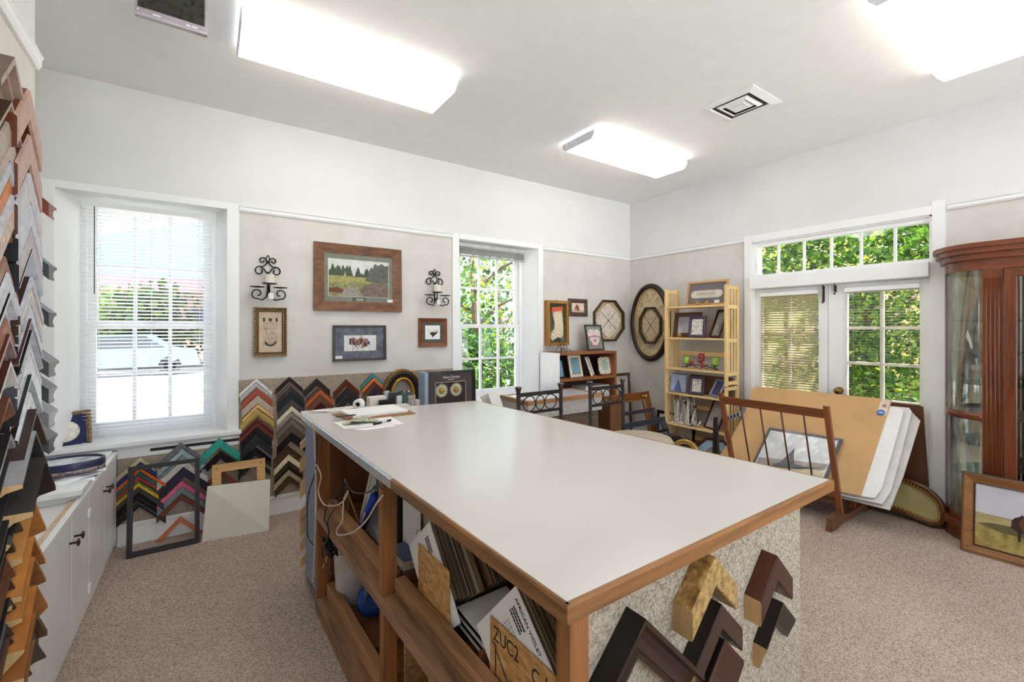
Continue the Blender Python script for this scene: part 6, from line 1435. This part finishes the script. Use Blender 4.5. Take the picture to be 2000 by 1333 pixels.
# ---------------------------------------------------------------- china cabinet with bowed glass ends
MHG = wood((112,58,32), 'z', .25, .25, 1.0, .5); MHY = wood((118,62,36), 'y', .25, .22, 1.0, .5)
fx, ytop, yl0, yl1 = 4.225, 2.015, .905, .675
mid = .19; sym = lambda y: 2*mid-y
r = thing('china_cabinet', 'tall mahogany curio cabinet with curved glass end at the right edge', 'cabinet', (4.38, mid, 0))
def bow(off, n=14, xb=XB-.006):
    """outline of the cabinet plan, front edge, offset outward"""
    pts = [(xb, yl0+off)]
    cx_, cy_ = xb, yl1; rx_, ry_ = xb-fx+off, yl0-yl1+off
    for i in range(n+1):
        a = pi/2*i/n; pts.append((cx_-rx_*math.sin(a), cy_+ry_*math.cos(a)))
    pts = pts[1:]
    return pts+[(x, sym(y)) for x, y in reversed(pts)]
def slabp(name, off, z0, z1, mat, parent=r): return MB().prism(bow(off), z0, z1).build(name, mat, parent)
slabp('plinth', .012, 0, .085, MHY); slabp('base_moulding', .03, .085, .13, MHY); slabp('cabinet_floor', .0, .13, .17, MHY)
slabp('frieze', .004, 1.84, 1.91, MHY); slabp('cornice', .03, 1.91, 1.95, MHY); slabp('cornice_top', .055, 1.95, 1.985, MHY); slabp('cornice_cap', .07, 1.985, 2.015, MHY)
def ring(name, off, z0, z1, th, mat, y_from=None):
    o_ = bow(off)[:15]; i_ = bow(off-th)[:15]; b = MB(); n = len(o_)
    vs = [(x, y, z) for z in (z0, z1) for x, y in o_]+[(x, y, z) for z in (z0, z1) for x, y in i_]; fs = []
    for i in range(n-1): fs += [(i, i+1, n+i+1, n+i), (2*n+i, 3*n+i, 3*n+i+1, 2*n+i+1), (n+i, n+i+1, 3*n+i+1, 3*n+i), (i, 2*n+i, 2*n+i+1, i+1)]
    fs += [(0, n, 3*n, 2*n), (n-1, 3*n-1, 4*n-1, 2*n-1)]
    b.add(vs, fs, 0, True); return b.build(name, mat, r)
ring('curved_band', .004, .835, .885, .022, MHY)
ring('curved_glass', -.006, .17, 1.84, .004, glassy((248,252,250), .03))
MB().box(XB-.03, XB-.006, yl0-.024, yl0, .13, 1.84).build('back_post', MHG, r, bevel=.002)
for y0, y1 in ((.58, .675), (sym(.675), sym(.58))):
    b = MB(); b.box(fx-.004, fx+.028, y0, y1, .13, 1.84); p = b.build('pilaster', MHG, r, bevel=.002)
    b = MB()
    for k in range(4): y = y0+.018+(y1-y0-.036)*k/3; b.tube([(fx-.004, y, .22), (fx-.004, y, 1.78)], .006, 8)
    b.build('reeding', MHG, p)
dy0, dy1 = sym(.575), .575
b = MB(frameT((fx+.004, (dy0+dy1)/2, .175), (0,-1,0), (-1,0,0))); b.loop(rect(dy1-dy0, 1.66), [(0,0),(0,.022),(.05,.022),(.055,.016),(.055,0)]); d = b.build('glass_door', MHG, r)
MB().box(fx-.002, fx+.001, dy0+.05, dy1-.05, .23, 1.78).build('pane', GLASS, d)
MB().box(XB-.012, XB-.006, sym(yl0), yl0-.03, .13, 1.9).build('mirror_back', plain((236,232,226), .06, 1.0, 0), r)
SHG = glassy((206,226,220), .12)
for z in (.44, .66, .855, 1.07, 1.28, 1.50):
    q = [(min(XB-.02, x), y) for x, y in bow(-.03)]; MB().prism(q, z, z+.007).build('glass_shelf', SHG if z != .855 else plain((96,60,40), .3), r)
# cow painting leaning on the cabinet
zc = .50; T = frameT((4.103, .745-.36, .001), (0.04,-1,0), (-1,-.04,.11)); w, h = .72, .5
r, art = picture('wooden framed painting of brown cattle on grassland leaning before the curio cabinet', T, w, h, .052, .03, 'slope', wood((150,100,54),'y',.4,.2), lip=(plain((70,46,30), .4), .008))
b = MB(T); b.loop(rect(w+.012, h+.008, None, -.0), [(0,0),(0,.026),(.012,.031),(.012,0)]); b.build('outer_edge', plain((84,56,40), .4), r)
aw, ah, y0, z, x0 = art
cow = [(.50,.40),(.505,.52),(.53,.575),(.56,.6),(.575,.64),(.59,.6),(.62,.59),(.66,.6),(.7,.57),(.72,.5),(.72,.4),(.715,.2),(.695,.2),(.69,.34),(.62,.36),(.615,.19),(.595,.19),(.59,.36),(.57,.36),(.565,.22),(.55,.22),(.545,.36),(.53,.38)]
cow = [(x*1.0-.24, y) for x, y in cow]; cow2 = [(x+.3, y-.04) for x, y in cow]
it = [(FULL, 0), ([(0,0),(1,0),(1,.5),(.6,.5),(.3,.53),(0,.54)], 1), ([(0,0),(1,0),(1,.3),(.7,.26),(.3,.34),(0,.36)], 2), ([(.03,.36),(.1,.40),(.25,.42),(.5,.42),(.75,.38),(.5,.29),(.2,.29)], 3), ([(0,.5),(.1,.52),(.2,.53),(.4,.515),(.2,.52),(.1,.515)], 4), (cow, 5), (cow2, 6), ([(.31,.5),(.34,.6),(.38,.58),(.38,.42),(.35,.36)], 6)]
layers(T, aw, ah, y0, it, [blotch([(.3,(196,194,204)),(.7,(214,214,222))], 3, .5), blotch([(.35,(166,150,102)),(.65,(190,176,126))], 8, .6, 4, (1,1,4)), blotch([(.3,(122,102,54)),(.5,(164,142,78)),(.7,(184,166,100))], 22, .6), plain((104,94,62), .7), plain((160,144,130), .6), plain((54,34,28), .6), plain((104,58,38), .6)], r, z, x0=x0)
# ---------------------------------------------------------------- outdoors
b = MB(); b.box(-40, 60, 4.25, 70, -.25, -.15); b.build('ground_pavement', plain((206,202,196), .8, 0, .06, 2), kind='structure')
b = MB(); b.box(-40, 4.84, -50, YR-.25, -.25, -.15); b.build('ground_forecourt', plain((240,240,240), .8, 0, .06, 2), kind='structure')
b = MB(); b.box(4.85, 60, -40, 4.24, -.25, -.15); b.build('ground_garden', plain((150,150,120), .9, 0, .15, 2), kind='structure')
LG = [leafmat((66,104,36)), leafmat((46,84,32)), leafmat((92,126,48)), leafmat((32,62,30)), leafmat((124,146,70))]
BARK = wood((96,76,60), 'z', .8, .3)
def tree(label, c, rad, zc, rz, n, size, seed, mats=None, trunk=True, clumps=14, name='leafy_tree', cat='tree', dens=2.0):
    rnd = random.Random(seed); r = thing(name, label, cat, (c[0], c[1], -.15))
    b = MB(); cl = [(c[0]+rad*rnd.uniform(-.8,.8), c[1]+rad*rnd.uniform(-.8,.8), zc+rz*rnd.uniform(-.85,.85), rnd.uniform(.35,.6)) for _ in range(clumps)]
    vs = []; fs = []; ms = []
    for i in range(int(n*dens)):
        x, y, z, q = cl[rnd.randrange(clumps)]
        p = Vector((x+rnd.gauss(0, rad*q*.6), y+rnd.gauss(0, rad*q*.6), z+rnd.gauss(0, rz*.28)))
        if (p.x < 5.0 and p.y < 4.5) or p.z < -.12: continue
        d = Vector((rnd.gauss(0,1), rnd.gauss(0,1), rnd.gauss(-.3,.7))).normalized(); s = size*.68*rnd.uniform(.6,1.3)
        w = d.cross(Vector((rnd.gauss(0,1), rnd.gauss(0,1), rnd.gauss(0,1)))).normalized()*s*.42; d = d*s; k = d.cross(w).normalized()*s*.12
        o = len(vs); vs += [p, p+d*.35+w-k, p+d*.75+w*.6-k, p+d, p+d*.75-w*.6-k, p+d*.35-w-k]; fs += [(o, o+1, o+2, o+3), (o, o+3, o+4, o+5)]; m_ = rnd.randrange(5); ms += [m_, m_]
    me = MB(); me.v = vs; me.f = [list(f) for f in fs]; me.m = ms; me.sm = [False]*len(fs)
    me.build('foliage', mats or LG, r, recalc=False)
    if trunk:
        b = MB(); b.tube([(c[0], c[1], -.16), (c[0]+.05, c[1], zc*.5), (c[0]-.05, c[1]+.05, zc+rz*.3)], [.11, .09, .04], 8)
        for k in range(7):
            a = rnd.random()*2*pi; z0 = zc*rnd.uniform(.3,.9); b.tube([(c[0], c[1], z0), (c[0]+rad*.5*math.cos(a), c[1]+rad*.5*math.sin(a), z0+rz*.35), (c[0]+rad*.9*math.cos(a+.3), c[1]+rad*.9*math.sin(a+.3), z0+rz*.6)], [.04,.028,.01], 6)
        b.build('trunk', BARK, r)
    return r
tree('leafy green tree seen through the tall window beside the framed flowers', (4.3, 7.6), 1.5, 2.5, 1.2, 1300, .15, 11, clumps=9, dens=1.0)
tree('darker green shrub low outside the tall window behind the display case', (3.9, 6.5), 1.3, .75, .7, 2200, .14, 12, [LG[1], LG[3], LG[0], LG[3], LG[2]], False, 14, 'green_shrub', 'shrub')
tree('taller tree filling the background of the tall window on the right', (6.8, 10.5), 1.9, 2.0, 1.6, 1500, .2, 13, clumps=10, dens=1.0)
tree('tree further off at the left of the tall window view', (4.4, 12.0), 1.5, 2.0, 1.6, 1100, .2, 14, clumps=8, dens=1.0)
tree('bright leafy vine overhanging the transom above the french doors', (5.9, 1.9), 1.15, 2.65, .55, 2200, .12, 15, [LG[0], LG[2], LG[4], LG[0], LG[1]], False, 16, 'leafy_vine', 'vine')
tree('tree outside the right french door behind the open blind', (7.2, 2.2), 1.3, 1.7, 1.2, 2600, .10, 16, clumps=18, dens=2.6)
tree('dense shrub at the foot of the right french door', (6.2, 1.6), 1.0, .55, .55, 1800, .09, 17, [LG[1], LG[0], LG[2], LG[3], LG[4]], False, 12, 'green_shrub', 'shrub')
tree('tree outside the left french door behind the closed blind', (7.6, 4.3), 1.4, 1.6, 1.3, 2200, .16, 18)
tree('bushy street tree seen through the blinds of the big left window', (-2.2, 24), 1.8, 1.6, 1.3, 900, .5, 19)
# garden fence / neighbouring house beyond the doors
r = thing('neighbour_house', 'tan house wall beyond the trees outside the french doors', 'house', (12, 3, -.15))
MB().box(11, 15, -1, 12, -.15, 3.6).build('wall', plain((206,180,130), .8), r)
for y in (3.2, 6.0): MB().box(10.97, 11, y, y+1.2, 1.0, 2.3).build('window', plain((90,100,110), .1), r)
b = MB(); b.hexa([(10.6,-1.3,3.6),(15.4,-1.3,3.6),(15.4,12.3,3.6),(10.6,12.3,3.6)], [(12.8,-1.3,4.9),(13.2,-1.3,4.9),(13.2,12.3,4.9),(12.8,12.3,4.9)]); b.build('roof', plain((110,92,84), .8), r)
# street buildings beyond the left window
r = thing('street_building', 'long low brown building across the street behind the left blinds', 'building', (-5, 33, -.15))
MB().box(-16, 3, 30, 38, -.15, 3.4).build('wall', plain((176,140,122), .8, 0, .08, 2), r)
MB().box(-16.3, 3.3, 29.6, 38.3, 3.4, 4.2).build('fascia', plain((150,126,134), .7), r)
for k in range(5): MB().box(-14+3.3*k, -12.2+3.3*k, 29.95, 30, .8, 2.6).build('window', plain((70,80,92), .15), r)
r = thing('street_building', 'tall reddish brick building at the right of the left window view', 'building', (3.5, 22, -.15))
MB().box(.15, 7, 20, 27, -.15, 12).build('wall', plain((190,158,150), .8, 0, .06, 2), r)
for j in range(3):
    for k in range(2): MB().box(.7+1.7*k, 1.6+1.7*k, 19.96, 20, 1.6+3*j, 3.4+3*j).build('window', plain((120,120,128), .15), r)
b = MB(); b.prism([(-40,-.2),(-40,5),(-28,9),(-18,13),(-8,10.5),(2,13.5),(14,9),(30,6),(40,-.2)], 0, 3)
b.v = [Vector((p.x*1.6, 90+p.z, p.y*1.5)) for p in b.v]; b.build('ground_hills', plain((120,150,176), .9), kind='structure')
def car(label, x, y, c):
    r = thing('parked_car', label, 'car', (x, y, -.15)); z = -.15
    T = Matrix(((1,0,0,x),(0,0,1,y-.8),(0,1,0,z),(0,0,0,1))); b = MB(T)
    b.prism([(-2.1,.3),(-2.05,.75),(-1.2,.9),(-.7,1.38),(.7,1.4),(1.3,.95),(2.0,.82),(2.15,.35)], 0, 1.6, 0); b.build('body', plain(c, .25, .2), r)
    b = MB(T); b.prism([(-1.1,.93),(-.66,1.32),(.66,1.34),(1.15,.96)], -.01, 1.61); b.build('window', plain((40,50,60), .1), r)
    for wx in (-1.3, 1.3):
        b = MB(T); b.lathe([(.32,-.02),(.32,.2),(.0001,.2)], (wx, .32, 0), 18); b.lathe([(.18,-.03),(.0001,-.03)], (wx, .32, 0), 12); b.build('wheel', BLACK, r)
car('teal car parked across the street seen through the left blinds', -4.5, 29.0, (96,140,150))
car('blue-grey car on the bright pavement, right side of the left window view', -2.4, 20.0, (110,134,160))
# ---------------------------------------------------------------- light, sky, camera
w = bpy.data.worlds.new('World'); SC.world = w; w.use_nodes = True; nt = w.node_tree
bg = nt.nodes['Background']; sky = nt.nodes.new('ShaderNodeTexSky'); sky.sky_type = 'HOSEK_WILKIE'; sky.turbidity = 3.0; sky.ground_albedo = .4
sky.sun_direction = Vector((.33, -.17, .93)).normalized()
mix = nt.nodes.new('ShaderNodeMix'); mix.data_type = 'RGBA'; mix.inputs['Factor'].default_value = .55; mix.inputs['B'].default_value = (.80, .90, 1.0, 1)
nt.links.new(sky.outputs['Color'], mix.inputs['A']); nt.links.new(mix.outputs['Result'], bg.inputs['Color'])
bg.inputs['Strength'].default_value = 2.8
sd = bpy.data.lights.new('Sun', 'SUN'); sd.energy = 15; sd.angle = .01; sd.color = (1, .98, .94); so = bpy.data.objects.new('Sun', sd); COL.objects.link(so)
so.rotation_euler = Vector((-.33, .17, -.93)).to_track_quat('-Z', 'Y').to_euler()
cd = bpy.data.cameras.new('Camera'); cam = bpy.data.objects.new('Camera', cd); COL.objects.link(cam); SC.camera = cam
cd.sensor_fit = 'HORIZONTAL'; cd.sensor_width = 36; cd.lens = 36*FPX/2000; cd.shift_y = (HYP-666.5)/2000; cd.clip_start = .02; cd.clip_end = 300
cam.location = (0, 0, EYE); cam.rotation_euler = (pi/2, 0, -YAW)
SC.view_settings.view_transform = 'Standard'; SC.view_settings.look = 'None'; SC.view_settings.gamma = 1; SC.view_settings.use_curve_mapping = False
SC.view_settings.exposure = 0.8
